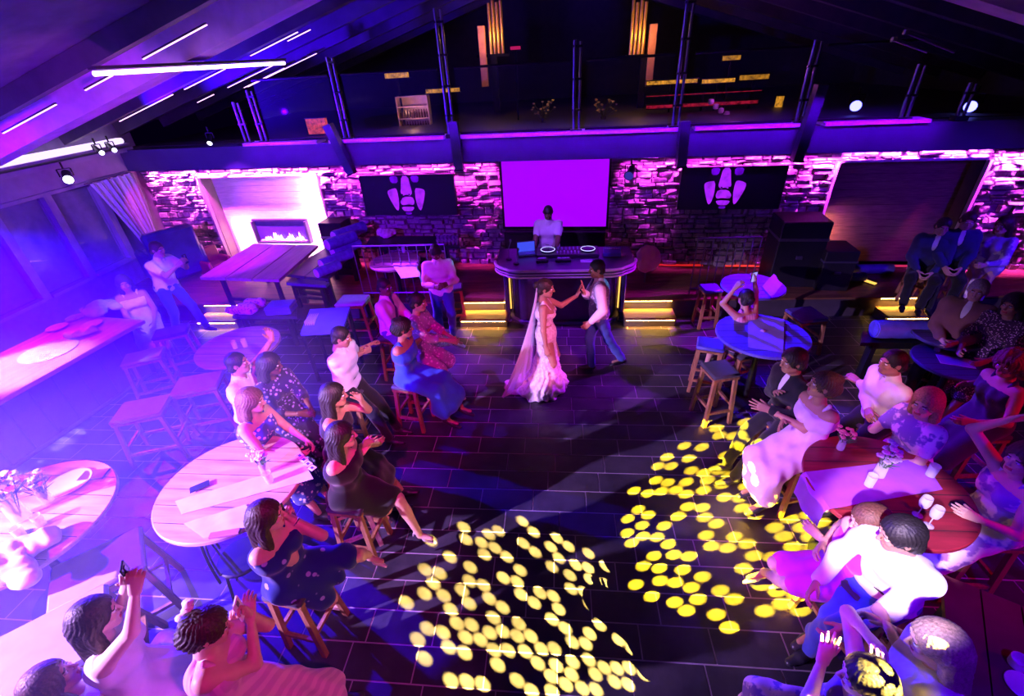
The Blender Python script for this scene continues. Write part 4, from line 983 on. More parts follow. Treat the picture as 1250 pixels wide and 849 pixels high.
def lantern_garland():
    pts = [(868,124),(874,130),(880,135),(887,139),(894,143),(902,144),(909,144),(916,145),(923,144),(929,142)]
    t = thing('lantern_garland', 'drooping garland of pale violet lanterns in the gallery', 'garland', G(868,124,10.4)); o0 = G(868,124,10.4)
    for i, q in enumerate(pts):
        m = MB(); c = G(*q, 10.4)-o0; m.lathe([(.02,-.05), (.05,-.04), (.06,0), (.05,.04), (.02,.05)], c, 10); m.build('lantern', plain((.75,.5,.8), .6, 0, 'paper_lantern'), t, True)
    m = MB(); m.tube([G(*q, 10.4)-o0 for q in pts], .008, 6); m.build('cord', BLACKMETAL, t)
    c = G(895,128,10.0); light('POINT', 'garland_light', (c[0], 9.9, c[2]+.5), None, (.8,.1,.9), 10, shadow_soft_size=.05)
lantern_garland()
def bouquet(x, y, Y, lab, seed, col=(.8,.55,.15), base='gallery_flower_vase'):
    b = G(x, y, Y); t = thing(base, lab, 'flowers', b); r = random.Random(seed)
    m = MB(); m.lathe([(.05,0), (.07,.03), (.05,.14), (.06,.18)], (0,0,0), 12); m.build('vase', plain((.1,.08,.08), .2, 0, 'dark_vase'), t, True)
    m = MB(); fl = MB()
    for i in range(26):
        a = r.uniform(0, 6.28); e = r.uniform(.05,.26); q = (math.cos(a)*e, math.sin(a)*e*.7, .18+r.uniform(.08,.32)); m.tube([(0,0,.15), (q[0]*.4, q[1]*.4, q[2]*.7), q], .004, 5); fl.lathe([(.004,-.012), (.022,0), (.028,.014), (.008,.02)], q, 7)
    m.build('stems', plain((.12,.12,.03), .6, 0, 'stems'), t); fl.build('blossoms', plain(col, .6, 0, 'petals'), t)
bouquet(664,156,10.6,'dry golden bouquet on the gallery edge, left of the pair',1); bouquet(736,154,10.6,'dry golden bouquet on the gallery edge, right of the pair',2)
light('POINT', 'flower_light', (.3, 10.2, 3.7), None, (1,.6,.2), 7, shadow_soft_size=.05)
def stagelight(b, aim, lab, col, s, nm='stage_light', r=.09):
    b = np.array(b, float); t = thing(nm, lab, 'stage light', b); d = unit(np.array(aim)-b)
    m = MB(); m.tube([tuple(-d*.14), tuple(-d*.12), tuple(d*.10), tuple(d*.13)], [r*.6, r*.9, r, r*1.1], 14); m.build('housing', BLACKMETAL, t, True)
    m = MB(); m.tube([tuple(d*.131), tuple(d*.14)], r*.95, 14); m.build('lens', glowing(col, s), t)
    m = MB(); x = unit(np.cross(d, (0,0,1)))*(r+.02); m.bar(tuple(x), tuple(x+np.array([0,0,r+.05])), .015); m.bar(tuple(-x), tuple(-x+np.array([0,0,r+.05])), .015); m.bar(tuple(x+np.array([0,0,r+.05])), tuple(-x+np.array([0,0,r+.05])), .015); m.bar((0,0,r+.05), (0,0,r+.16), .02); m.build('yoke', BLACKMETAL, t)
stagelight(WPT(5.15,-.9,3.02), (3,5,2), 'blue glowing stage light by the lit gallery post', (.12,.12,1), 6); stagelight(WPT(6.7,-.5,2.99), (3,5,1.5), 'blue glowing stage light at the far right of the gallery', (.12,.12,1), 6)
stagelight(PX(82,215,-8.6), (-5,4,1), 'blue-lit stage light fixed to the beam above the left windows', (.6,.6,1), 7, r=.075)
stagelight(WPT(1.32,.30,2.2), (0,5,1), 'small blue stage light on the wall right of the projection screen', (.05,.04,.5), .5, r=.08)
stagelight(PR(110,176)*0+np.array([-8.62,8.6,2.97]), (-4,6,1), 'white glowing lamp on the ledge near the back corner', (.7,.7,1), 4, r=.045); stagelight(np.array([-8.62,8.9,2.97]), (-4,6,1), 'second white lamp on the ledge near the back corner', (.7,.7,1), 4, r=.045)
stagelight(WPT(-6.6,.5,3.02), (-6,6,1), 'white spot lamp above the fascia over the left recess', (.7,.7,1), 4, r=.045)
# right roof pipes
for (a, b, lab) in (((1106,39),(1165,63),'upper'), ((1091,48),(1132,63),'lower')):
    p, q = PY(*a, 7.6), PY(*b, 7.6); t = thing('ceiling_pipe', 'thin lit pipe under the right roof slope, '+lab+' of two', 'pipe', p); m = MB(); m.tube([(0,0,0), tuple(q-p)], .02, 8); m.build('pipe', STEEL, t, True); m = MB(); m.box((-.03,-.03,-.03), (.03,.03,.03), 0, .01); m.build('end_clamp', STEEL, t)

# curtain
def curtain():
    V_ = []; nu, nv = 60, 18
    for j in range(nv):
        v = j/(nv-1); zz = 2.42-1.45*v; wd = 1-.62*v**1.3; y0 = 8.30+.50*v; y1 = y0+1.0*wd
        for i in range(nu):
            u = i/(nu-1); a = u*2*math.pi*7; V_.append((LW+.16+.05*math.sin(a)*(.6+.4*wd)+.02*math.sin(a*2.3+v*3), y0+(y1-y0)*u, zz+.02*math.sin(a*.5)*(1-v)))
    n = len(V_); V2 = V_+[(x+.004, y, z) for x, y, z in V_]; F_ = []
    for j in range(nv-1):
        for i in range(nu-1): k = j*nu+i; F_.append((k, k+1, k+nu+1, k+nu)); F_.append((n+k, n+k+nu, n+k+nu+1, n+k+1))
    t = thing('curtain', 'gathered white sheer curtain at the back end of the left windows', 'curtain', (0,0,0))
    m = MB(); m.add(V2, F_); m.build('curtain_fabric', fabric((.6,.55,.75), name='sheer'), t, True)
    m = MB(); m.tube([(LW+.16, 8.2, 2.44), (LW+.16, 9.4, 2.44)], .015, 8); m.build('curtain_rod', STEEL, t, True)
curtain()
spot('curtain_light', (-7.6, 7.0, 2.9), (-8.9, 8.9, 1.9), (.55,.25,1), 50, 60, .6)
spot('corner_pink', (-7.9, 8.4, 2.2), (-8.9, 9.6, 1.5), (1,.02,.5), 30, 60, .6)

# DJ counter
def dj_counter():
    cy = 7.45; t = thing('dj_counter', 'curved dark DJ counter with a pale banded rim', 'counter', (.12, cy, 0))
    def outline(w, d0, d1, r, n=14):
        pts = []
        for k in range(n+1): a = math.pi+math.pi/2*k/n; pts.append((-w+r+r*math.cos(a), d0+r*.9+r*.9*math.sin(a)))
        for k in range(n+1): a = -math.pi/2+math.pi/2*k/n; pts.append((w-r+r*math.cos(a), d0+r*.9+r*.9*math.sin(a)))
        return [(x, y-.08*(1-(x/w)**2)*(1 if y < d0+.05 else 0)) for x, y in pts]+[(w, d1), (-w, d1)]
    def slab(m, o, z0, z1): m.poly([(x, y, z0) for x, y in o], (0,0,z1-z0))
    o1 = outline(1.14, -.58, .42, .42); m = MB(); slab(m, o1, 1.02, 1.12); m.build('worktop', plain((.09,.07,.14), .3, 0, 'counter_laminate', .1), t)
    m = MB()
    for (z0, z1, e) in ((1.0,1.03,.02), (1.055,1.075,.025), (1.10,1.15,.018)):
        oo = outline(1.14+e, -.58-e, .3, .42+e)[:-2]; m.tube([(x, y, (z0+z1)/2) for x, y in oo], (z1-z0)/2, 8)
    m.build('rim', wood((.45,.38,.42), (.75,.66,.7), .4, 'X', 1.2, 'pale_rim_wood'), t, True)
    o2 = outline(.92, -.30, .34, .3); m = MB(); slab(m, o2, 0.06, 1.0); m.build('cabinet', plain((.05,.035,.10), .15, .2, 'glossy_panel', .1), t)
    o3 = outline(.96, -.35, .36, .3); m = MB(); slab(m, o3, 0, .06); m.build('plinth', plain((.10,.07,.2), .3, 0, 'plinth'), t)
    for x in (-1.0, 1.0):
        m = MB(); m.tube([(x, -.2, 0), (x, -.2, 1.02)], .045, 14); m.lathe([(.09,0), (.09,.02), (.05,.03)], (x,-.2,0), 16); m.build('leg', plain((.12,.10,.25), .2, .7, 'blue_steel'), t, True)
    for x in (-.97, .97):
        m = MB(); m.box((x-.012,.05,.1), (x+.012,.08,.75)); m.build('side_glow_edge', glowing((1.0,.45,.08), 1.4), t)  # amber glow put into the bar as the lit post edge
    return t
dj_counter()
cyt = 1.125
def deck():
    m0 = thing('dj_controller', 'wide black DJ controller with two jog wheels on the counter', 'DJ controller', (.18, 7.55, cyt))
    m = MB(); m.box((-.52,-.2,0), (.52,.2,.06), 0, .01); m.build('case', plain((.02,.02,.03), .35, 0, 'black_case'), m0)
    for x in (-.34,.34):
        m = MB(); m.lathe([(.125,.0), (.125,.02), (.11,.028), (.02,.028)], (x,0,.061), 28); m.build('jog_wheel', plain((.05,.05,.08), .25, .6, 'wheel_metal'), m0, True)
        m = MB(); m.tube([(x+math.cos(a)*.118, math.sin(a)*.118, .085) for a in np.linspace(0, 6.283, 29)], .006, 6); m.build('glow_ring', glowing((.5,.5,1), 1.6), m0)
    for i in range(7):
        m = MB(); x = -.18+i*.06; m.box((x-.003,-.16,.06), (x+.003,.0,.064)); m.box((x-.012,-.12+.02*(i%3),.064), (x+.012,-.1+.02*(i%3),.082), 0, .003)
        m.build('fader', plain((.6,.6,.85), .4, 0, 'pale_plastic'), m0)
    for i in range(12):
        m = MB(); x = -.165+(i%6)*.066; y = .05+.07*(i//6); m.lathe([(.014,0), (.012,.02)], (x,y,.06), 10); m.build('knob', plain((.35,.35,.6), .4, 0, 'knob_plastic'), m0)
deck()
def gadget(nm, lab, cat, x, y, w, d, h, mat, rz=0, extra=None, z=cyt):
    t = thing(nm, lab, cat, (x, y, z), rz); m = MB(); m.box((-w/2,-d/2,0), (w/2,d/2,h), 0, min(.01, h*.3)); m.build('case', mat, t)
    if extra: extra(t, w, d, h)
    return t
def lapscreen(t, w, d, h):
    m = MB(); m.box((-w/2,d/2,0), (w/2,d/2+.012,.2)); m.build('lid', plain((.03,.03,.04), .3, .4, 'lid'), t); m = MB(); m.box((-w/2+.01,d/2-.002,.02), (w/2-.01,d/2,.19)); m.build('display', glowing((.05,.08,.9), .8), t)
    m = MB(); m.box((-w/2+.02,-d/2+.06,h), (w/2-.02,d/2-.02,h+.003)); m.build('keyboard', plain((.2,.2,.5), .5, 0, 'keys'), t)
def knobs(t, w, d, h):
    for i in range(8):
        m = MB(); m.lathe([(.012,0), (.01,.018)], (-w/2+.04+i*(w-.08)/7, d*.2, h), 8); m.build('knob', plain((.6,.6,.9), .4, 0, 'knob_plastic2'), t)
gadget('laptop', 'open laptop with a blue display on the left of the DJ counter', 'laptop', -.52, 7.55, .32, .22, .02, BLACKMETAL, .2, lapscreen)
gadget('audio_mixer', 'blue-lit audio mixer on the right of the DJ counter', 'mixer', .92, 7.5, .3, .28, .07, plain((.08,.08,.4), .4, 0, 'mixer_blue'), -.1, knobs)
gadget('effects_box', 'small black effects box at the front of the DJ counter', 'effects box', .1, 7.2, .26, .1, .05, BLACKMETAL, 0, knobs)
gadget('effects_box', 'small box with pale buttons left of the black effects box', 'effects box', -.25, 7.2, .2, .12, .05, BLACKMETAL, .1, knobs)
o = MB(); o.box((-.1,-.06,0), (.1,.06,.004)); o.box((.005,-.055,.004), (.095,.055,.005)); o = o.build('paper_sheet', plain((.8,.75,.9), .7, 0, 'paper')); o.location = (.48, 7.2, cyt); tag(o, 'small white paper sheet on the counter front beside the groom', 'paper')
def micstand(x, y, lab, h=.28):
    t = thing('desk_microphone', lab, 'microphone', (x, y, cyt)); m = MB(); m.lathe([(.05,0), (.05,.012), (.01,.015)], (0,0,0), 14); m.build('base', BLACKMETAL, t, True); m = MB(); m.tube([(0,0,.01), (0,.01,h*.6), (.04,.03,h)], .006, 8); m.build('gooseneck', STEEL, t, True); m = MB(); m.lathe([(.008,0), (.018,.02), (.018,.05), (.006,.06)], (.04,.03,h), 10); m.build('capsule', STEEL, t, True)
micstand(-.82, 7.35, 'gooseneck microphone at the left end of the DJ counter'); micstand(-.68, 7.15, 'second gooseneck microphone left of the laptop', .2)
def fan_cushion():
    c = PY(790, 316, 8.0); t = Field((-.3,-.12,-.3), (.3,.12,.3), .012); t.ell((0,0,0), (.24,.06,.26), 0); t.ripple(.008, 40, 3); t.cut((-.17,0,-.05), (-1,0,-.2)); v, q = t.mesh()
    o = raw_obj('umbrella_diffuser', [(v, q, 0)], [fabric((.85,.35,.6))]); o.location = tuple(c+np.array([0,0,0])); tag(o, 'round magenta fabric shape just right of the DJ counter', 'fabric panel'); m = MB(); m.tube([(0,.02,-.2), (0,.02,PLAT-c[2])], .015, 8); m.build('stand_pole', STEEL, o, True)
fan_cushion()

# ================================================================== FURNITURE
TOPW = wood((.34,.22,.16), (.66,.48,.36), .35, 'X', .8, 'pale_table_wood'); REDW = wood((.16,.012,.025), (.34,.03,.05), .3, 'X', .8, 'red_table_wood')
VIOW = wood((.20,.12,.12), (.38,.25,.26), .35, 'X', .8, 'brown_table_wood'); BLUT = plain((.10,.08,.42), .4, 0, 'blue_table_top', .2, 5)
def stool_at(x, y, rz, label, h=.70, w=.36, d=.36, mat=None, pad=None, z0=0.0, back=False, group='bar stools'):
    t = thing('bar_stool', label, 'stool', (x, y, z0), rz, group); mat = mat or STOOLWOOD; pad = pad or DARKPAD
    m = MB(); m.box((-d/2,-w/2,h-.055), (d/2,w/2,h), 0, .02); m.build('seat', pad, t, True)
    m = MB(); m.box((-d/2+.01,-w/2+.01,h-.085), (d/2-.01,w/2-.01,h-.056)); m.build('seat_frame', mat, t)
    k = 1.28; c = []
    for (i, j) in ((-1,-1),(1,-1),(1,1),(-1,1)):
        a = Vector((i*(d/2-.04), j*(w/2-.04), h-.085)); b = Vector((i*(d/2-.04)*k, j*(w/2-.04)*k, 0)); c.append((a, b))
        m = MB(); m.bar(b, a, .042, .042, 0, (0,1,0)); m.build('leg', mat, t)
    def at(i, z): a, b = c[i]; u = (z-b.z)/(a.z-b.z); return b+(a-b)*u
    for (i, j, z) in ((0,1,.2),(1,2,.28),(2,3,.2),(3,0,.28)):
        m = MB(); m.bar(at(i, z), at(j, z), .028, .035); m.build('stretcher', mat, t)
    if back:
        m = MB(); m.bar((-d/2+.02,-w/2+.03,h-.05), (-d/2-.03,-w/2+.03,h+.25), .03); m.bar((-d/2+.02,w/2-.03,h-.05), (-d/2-.03,w/2-.03,h+.25), .03); m.build('back_posts', mat, t)
        m = MB(); m.box((-d/2-.055,-w/2,h+.12), (-d/2-.01,w/2,h+.30), 0, .02); m.build('backrest', pad, t, True)
    return t
def round_table(x, y, r, h, label, mat, z0=0.0):
    t = thing('round_table', label, 'table', (x, y, z0)); 
    m = MB(); m.lathe([(r-.02,h-.045), (r,h-.035), (r,h-.008), (r-.008,h)], (0,0,0), 56); m.build('tabletop', mat, t, True)
    m = MB()
    for k in range(1, 7): yy = -r+k*2*r/7; e = math.sqrt(max(0, r*r-yy*yy))-.02; m.box((-e,yy-.003,h-.0005), (e,yy+.003,h+.0012))
    m.build('plank_seams', plain((.03,.02,.02), .7, 0, 'seam'), t)
    m = MB(); m.lathe([(.04,.03), (.035,.3), (.035,h-.2), (.1,h-.046)], (0,0,0), 16); m.build('pedestal', BLACKMETAL, t, True)
    m = MB(); m.lathe([(r*.5,0), (r*.5,.015), (.06,.04)], (0,0,0), 32); m.build('base', BLACKMETAL, t, True)
    return t
T1, T2, T3, T4, T5, T6 = (-2.84, 2.53), (-4.45, 2.05), (2.58, 2.70), (2.50, 5.05), (2.87, 6.45), (-4.2, 4.8)
round_table(*T1, .60, 1.0, 'brightly lit round plank table with pale cloth, left of the dance floor', TOPW)
round_table(*T2, .70, 1.0, 'overexposed round table full of flowers and glasses at the left edge', TOPW)
round_table(*T3, .57, 1.0, 'round red-lit wooden table under a violet runner on the right', REDW)
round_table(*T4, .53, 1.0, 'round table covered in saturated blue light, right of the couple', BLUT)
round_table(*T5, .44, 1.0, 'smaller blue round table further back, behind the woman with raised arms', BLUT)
round_table(*T6, .52, 1.0, 'dim violet round wooden table behind the man raising his arm', VIOW)
c = P(482, 318, 1.0); round_table(c[0], c[1], .46, 1.0, 'violet round table with a white napkin before the photographer', VIOW)
c = P(1165, 440, .78); round_table(c[0], c[1], .40, .78, 'low dark round table with a pale menu, behind the man in the white shirt', plain((.06,.05,.12), .4, 0, 'dark_top'))
c = P(1155, 408, .9); round_table(c[0], c[1], .34, .9, 'dark round table with small glasses beside the man in the brown jacket', plain((.06,.05,.12), .4, 0, 'dark_top'))
# cloths: thin draped sheets with real thickness
def cloth(label, corners, z, mat, hang=(0,0), nm='table_runner', cat='cloth', wr=.004, nu=24, nv=12, seed=0, thick=.004):
    """corners: 4 world xy points round a quadrilateral; hang: lengths hanging down beyond the first and the third side"""
    c = [np.array(q, float) for q in corners]; V_ = []; r = random.Random(seed); ph = [r.uniform(0, 6) for _ in range(4)]
    L = np.linalg.norm((c[1]+c[2])/2-(c[0]+c[3])/2); tot = hang[0]+L+hang[1]
    for i in range(nu+1):
        s = i/nu*tot-hang[0]; u = min(max(s/L, 0), 1); dn = max(0, -s)+max(0, s-L); out = unit((c[1]+c[2])/2-(c[0]+c[3])/2)*(0.02 if s > L else (-.02 if s < 0 else 0))
        for j in range(nv+1):
            v = j/nv; p = (c[0]*(1-u)+c[1]*u)*(1-v)+(c[3]*(1-u)+c[2]*u)*v+out*(1+.6*math.sin(v*9+ph[3]) if dn else 0)
            zz = z+.003+wr*(1+math.sin(p[0]*22+ph[0])*math.sin(p[1]*17+ph[1]))*.5+wr*.6*(1+math.sin(v*19+u*5+ph[2]))*.5-dn
            V_.append((p[0], p[1], zz))
    n = len(V_); V2 = V_+[(x, y, z_+thick) for x, y, z_ in V_]; F_ = []; w = nv+1
    for i in range(nu):
        for j in range(nv): k = i*w+j; F_ += [(k, k+w, k+w+1, k+1), (n+k, n+k+1, n+k+w+1, n+k+w)]
    for i in range(nu): k = i*w; F_ += [(k, n+k, n+k+w, k+w)]; k = i*w+nv; F_ += [(k, k+w, n+k+w, n+k)]
    for j in range(nv): k = j; F_ += [(k, k+1, n+k+1, n+k)]; k = nu*w+j; F_ += [(k, n+k, n+k+1, k+1)]
    m = MB(); m.add(V2, F_); o = m.build(nm, mat, None, True); return tag(o, label, cat)
def PT(x, y, z): return P(x, y, z)[:2]
WCL = fabric((.62,.60,.66), name='white_linen')
cloth('white cloth strip across the upper half of the bright round plank table', [PT(214,612,1), PT(372,566,1), PT(383,585,1), PT(222,628,1)], 1.0, WCL, seed=1)
cloth('white crumpled cloth on the near half of the bright round plank table', [PT(225,640,1), PT(300,616,1), PT(318,640,1), PT(250,658,1)], 1.0, WCL, seed=2, wr=.008)
cloth('violet runner across the red-lit table, hanging over its left edge', [PT(980,577,1), PT(1125,560,1), PT(1150,598,1), PT(1010,622,1)], 1.0, fabric((.36,.06,.60), name='violet_linen'), hang=(.24,0), seed=3)
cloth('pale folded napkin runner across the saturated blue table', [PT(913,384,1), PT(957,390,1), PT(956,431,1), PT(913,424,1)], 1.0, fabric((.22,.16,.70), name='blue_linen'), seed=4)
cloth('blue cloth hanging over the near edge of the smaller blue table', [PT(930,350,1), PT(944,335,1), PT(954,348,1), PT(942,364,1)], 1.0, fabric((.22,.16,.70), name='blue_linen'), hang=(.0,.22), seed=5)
cloth('white napkin hanging from the violet table before the photographer', [PT(478,322,1), PT(508,322,1), PT(512,338,1), PT(490,340,1)], 1.0, fabric((.7,.62,.85), name='napkin'), hang=(.0,.18), seed=6)
# glasses, flowers, candles
GLAS = glass('drinking_glass', (.85,.85,1.0), .03, .35)
def mk_glass(name='drinking_glass'):
    m = MB(); m.lathe([(.026,0), (.033,.004), (.038,.11), (.035,.11), (.031,.012), (.0,.01)], (0,0,0), 16); o = m.build(name, GLAS, None, True); return o
def wineglass():
    m = MB(); m.lathe([(.034,0), (.03,.004), (.004,.01), (.004,.08), (.03,.1), (.038,.14), (.032,.19), (.030,.19), (.035,.14), (.027,.104), (.0,.09)], (0,0,0), 16); return m.build('wine_glass', GLAS, None, True)
g0 = mk_glass(); w0 = wineglass(); used = [False, False]
def put(kind, x, y, z, lab, floor_xy=False):
    b = (g0, w0)[kind]; o = b if not used[kind] else b.copy()
    if used[kind]: COL.objects.link(o)
    used[kind] = True; c = P(x, y, z); o.location = tuple(c+np.array([0,0,.001])); tag(o, lab, 'glass', 'glasses on the tables'); return o
for (k, x, y, z, lab) in ((0,1135,580,1.012,'tumbler on the far right end of the red-lit table'), (0,1060,592,1.02,'white glowing tumbler on the violet runner'), (1,1133,641,1.002,'tall glass behind the head of the seated man, on the red-lit table'), (1,1120,628,1.002,'wine glass on the near part of the red-lit table'),
        (0,330,588,1.015,'small tumbler in the middle of the bright round plank table'), (1,12,605,1.002,'leftmost wine glass on the overexposed table'), (1,30,600,1.002,'second wine glass on the overexposed table'), (0,52,640,1.002,'tumbler on the overexposed table near its middle'), (0,28,655,1.002,'tumbler lower left on the overexposed table'),
        (0,288,425,1.002,'left of two small glasses on the dim violet table'), (0,300,423,1.002,'right of two small glasses on the dim violet table'), (0,487,305,1.002,'tall tumbler behind the seated man in the tie'), (0,493,308,1.002,'short tumbler right of the tall one behind the seated man in the tie'),
        (0,1160,405,.902,'left small glass beside the man in the brown jacket'), (0,1166,401,.902,'middle small glass beside the man in the brown jacket'), (1,1172,404,.902,'stemmed glass beside the man in the brown jacket'), (0,104,384,1.052,'tumbler at the far end of the bar counter'), (0,1143,428,.782,'tiny glass on the low dark table')): put(k, x, y, z, lab)
def vase(x, y, z, lab, seed, col=(.8,.78,.85), s=1.0):
    c = P(x, y, z); t = thing('flower_vase', lab, 'flowers', c+np.array([0,0,.001])); r = random.Random(seed)
    m = MB(); m.lathe([(.035*s,0), (.045*s,.01), (.04*s,.12*s), (.03*s,.15*s), (.036*s,.17*s)], (0,0,0), 14); m.build('vase', GLAS, t, True)
    st = MB(); fl = MB(); lf = MB()
    for i in range(18):
        a = r.uniform(0, 6.28); e = r.uniform(.01,.09)*s; q = (math.cos(a)*e, math.sin(a)*e, (.18+r.uniform(.02,.13))*s); st.tube([(0,0,.02), q], .003, 5)
        for k in range(5): b = a+k*1.256; fl.lathe([(.002,-.004), (.014*s,0), (.012*s,.01), (.002,.014)], (q[0]+math.cos(b)*.014*s, q[1]+math.sin(b)*.014*s, q[2]), 7)
        lf.bar((q[0]*.5, q[1]*.5, q[2]*.6), (q[0]*1.3+.02, q[1]*1.3, q[2]*.75), .02, .003, 0, (0,0,1), .2)
    st.build('stems', plain((.06,.15,.05), .6, 0, 'green_stem'), t); fl.build('blossoms', plain(col, .6, 0, 'petals'), t, True); lf.build('leaves', plain((.07,.18,.06), .6, 0, 'green_stem'), t)
vase(1072,580,1.01,'small vase of white flowers on the red-lit table',1); vase(1025,548,1.0,'small vase of pink flowers at the back of the red-lit table',2,(.8,.3,.3),.7)
vase(28,632,1.0,'big bunch of white flowers on the overexposed table',3,(.85,.82,.9),1.5); vase(325,577,1.0,'white flower bunch in the middle of the bright plank table',4,(.85,.82,.9),.9)
vase(60,612,1.0,'lower bunch of white flowers near the plate on the overexposed table',5,(.85,.82,.9),1.0)
def plate(x, y, z, r, lab, col=(.75,.73,.8)):
    c = P(x, y, z); m = MB(); m.lathe([(r*.6,0), (r,.014), (r,.018), (r*.62,.006), (.0,.005)], (0,0,0), 32); o = m.build('plate', plain(col, .25, 0, 'china', .04), None, True); o.location = tuple(c+np.array([0,0,.0015])); return tag(o, lab, 'plate', 'plates on the tables')
plate(85,590,1.0,.17,'large white plate on the overexposed table'); plate(70,400,1.06,.13,'oval-looking white plate left on the bar'); plate(113,396,1.06,.13,'white plate right of the others on the bar'); plate(93,409,1.06,.12,'white plate nearest on the bar'); plate(92,388,1.06,.12,'white plate farthest on the bar')
def flat(nm, lab, cat, x, y, z, w, d, rz, mat, h=.006, top=None):
    c = P(x, y, z); t = thing(nm, lab, cat, c+np.array([0,0,.0015]), rz); m = MB(); m.box((-w/2,-d/2,0), (w/2,d/2,h), 0, min(.002, h*.3)); m.build('body', mat, t)
    if top:
        m = MB(); m.box((-w/2+.006,-d/2+.008,h), (w/2-.006,d/2-.008,h+.001)); m.build('face', top, t)
    return t
PHB = plain((.03,.03,.04), .2, 0, 'phone_black')
flat('mobile_phone', 'black phone lying on the cloth of the bright plank table', 'phone', 244, 594, 1.014, .075, .15, -.9, PHB, .008, plain((.02,.02,.05), .1, 0, 'phone_glass'))
flat('mobile_phone', 'dark phone on the near part of the overexposed table', 'phone', 28, 656, 1.0, .075, .15, .4, PHB, .008, plain((.02,.02,.05), .1, 0, 'phone_glass'))
WHP = plain((.85,.83,.9), .6, 0, 'white_card')
for k, (x, y) in enumerate(((366,556),(371,561),(376,566),(381,571))):
    flat('table_card', 'small printed white card, %s of four in a row on the bright plank table' % ['first','second','third','last'][k], 'card', x, y, 1.016, .07, .055, -.5, WHP, .003, plain((.08,.05,.3), .5, 0, 'card_print')).children[1].scale = (.55,.6,1)
flat('clutch_bag', 'long narrow dark red clutch on the bright plank table', 'bag', 275, 652, 1.02, .22, .05, .25, plain((.45,.15,.25), .5, 0, 'clutch'), .02)
flat('menu_card', 'pale menu lying on the low dark table behind the man in the white shirt', 'menu', 1166, 441, .78, .32, .2, -.35, WHP, .004, plain((.5,.45,.6), .6, 0, 'menu_print'))
flat('place_card', 'tiny white heart-shaped card on the saturated blue table', 'card', 931, 404, 1.012, .05, .05, .78, plain((.9,.7,.8), .5, 0, 'pink_card'), .006)
flat('serving_bowl_tray', 'dark tray on the far end of the overexposed table', 'tray', 115, 580, 1.0, .22, .12, .2, plain((.08,.04,.2), .3, 0, 'dark_tray'), .015)
flat('cash_bowl', 'dark round-edged dish at the right end of the red-lit table', 'dish', 1172, 622, 1.0, .1, .1, .2, plain((.02,.01,.03), .2, 0, 'black_dish'), .04)
# bar counter by the windows
c = [np.array(PT(0,488,1.05)), np.array(PT(158,400,1.05)), np.array(PT(100,366,1.05)), np.array(PT(-40,440,1.05))]
v0 = unit(c[1]-c[0]); n0 = np.array([-v0[1], v0[0]]); p0 = c[1]+v0*.25
t = thing('bar_counter', 'long bar counter along the left windows with glaring lit top', 'bar', (p0[0], p0[1], 0), math.atan2(-v0[1], -v0[0]))
m = MB(); m.box((0,-1.25,.99), (4.4,0,1.05), 0, .01); m.build('worktop', wood((.42,.32,.28), (.66,.55,.48), .3, 'X', .7, 'bar_top_wood'), t)
m = MB(); m.box((.1,-.9,.1), (4.1,-.28,.99)); m.build('cabinet', plain((.10,.06,.16), .5, 0, 'bar_front'), t)
m = MB()
for k in range(14): m.box((.12+k*.285,-.28,.12), (.12+k*.285+.26,-.262,.95), 0, .004)
m.build('front_slats', plain((.12,.07,.18), .5, 0, 'bar_slats'), t)
m = MB(); m.tube([(.2,-.14,.22), (4.0,-.14,.22)], .02, 10)
for x in (.4,1.5,2.6,3.7): m.bar((x,-.26,.22), (x,-.14,.22), .02)
m.build('foot_rail', STEEL, t, True)
c_ = PT(60,428,1.05); m = MB(); m.lathe([(.30,0), (.32,.006), (.30,.014), (.0,.014)], (0,0,0), 48); o = m.build('round_tray', plain((.55,.75,.75), .3, 0, 'pale_tray'), None, True); o.location = (c_[0], c_[1], 1.0515); tag(o, 'large round pale tray glaring on the bar counter', 'tray')
def heap(nm, lab, cat, c, r, mat, seed, k=7, h=.012):
    F = Field((-r*1.6,-r*1.6,0), (r*1.6,r*1.6,r*1.6), h); q = random.Random(seed)
    for i in range(k): F.ell((q.uniform(-r,r)*.8, q.uniform(-r,r)*.6, r*.25), (r*q.uniform(.35,.6), r*q.uniform(.3,.5), r*q.uniform(.25,.5)), .03)
    F.ripple(.008, 60, seed); F.cut((0,0,0.001), (0,0,-1)); v, f = F.mesh(); o = raw_obj(nm, [(v, f, 0)], [mat]); o.location = tuple(np.array(c)+np.array([0,0,.002])); return tag(o, lab, cat)
heap('crumpled_napkin', 'crumpled white napkin heap on the near plate of the bar', 'napkin', P(100,408,1.06)+np.array([0,0,.0]), .14, WCL, 2)
heap('folded_jacket', 'pale jacket with a cyan sheen thrown on the far end of the bar', 'jacket', P(128,380,1.05), .24, fabric((.45,.7,.75), name='cyan_cloth'), 4)
heap('crumpled_napkin', 'crumpled white napkin on the left front of the overexposed table', 'napkin', P(30,690,1.0), .22, WCL, 7)
heap('crumpled_napkin', 'crumpled white napkin beside the flowers on the overexposed table', 'napkin', P(48,672,1.0), .2, WCL, 9)
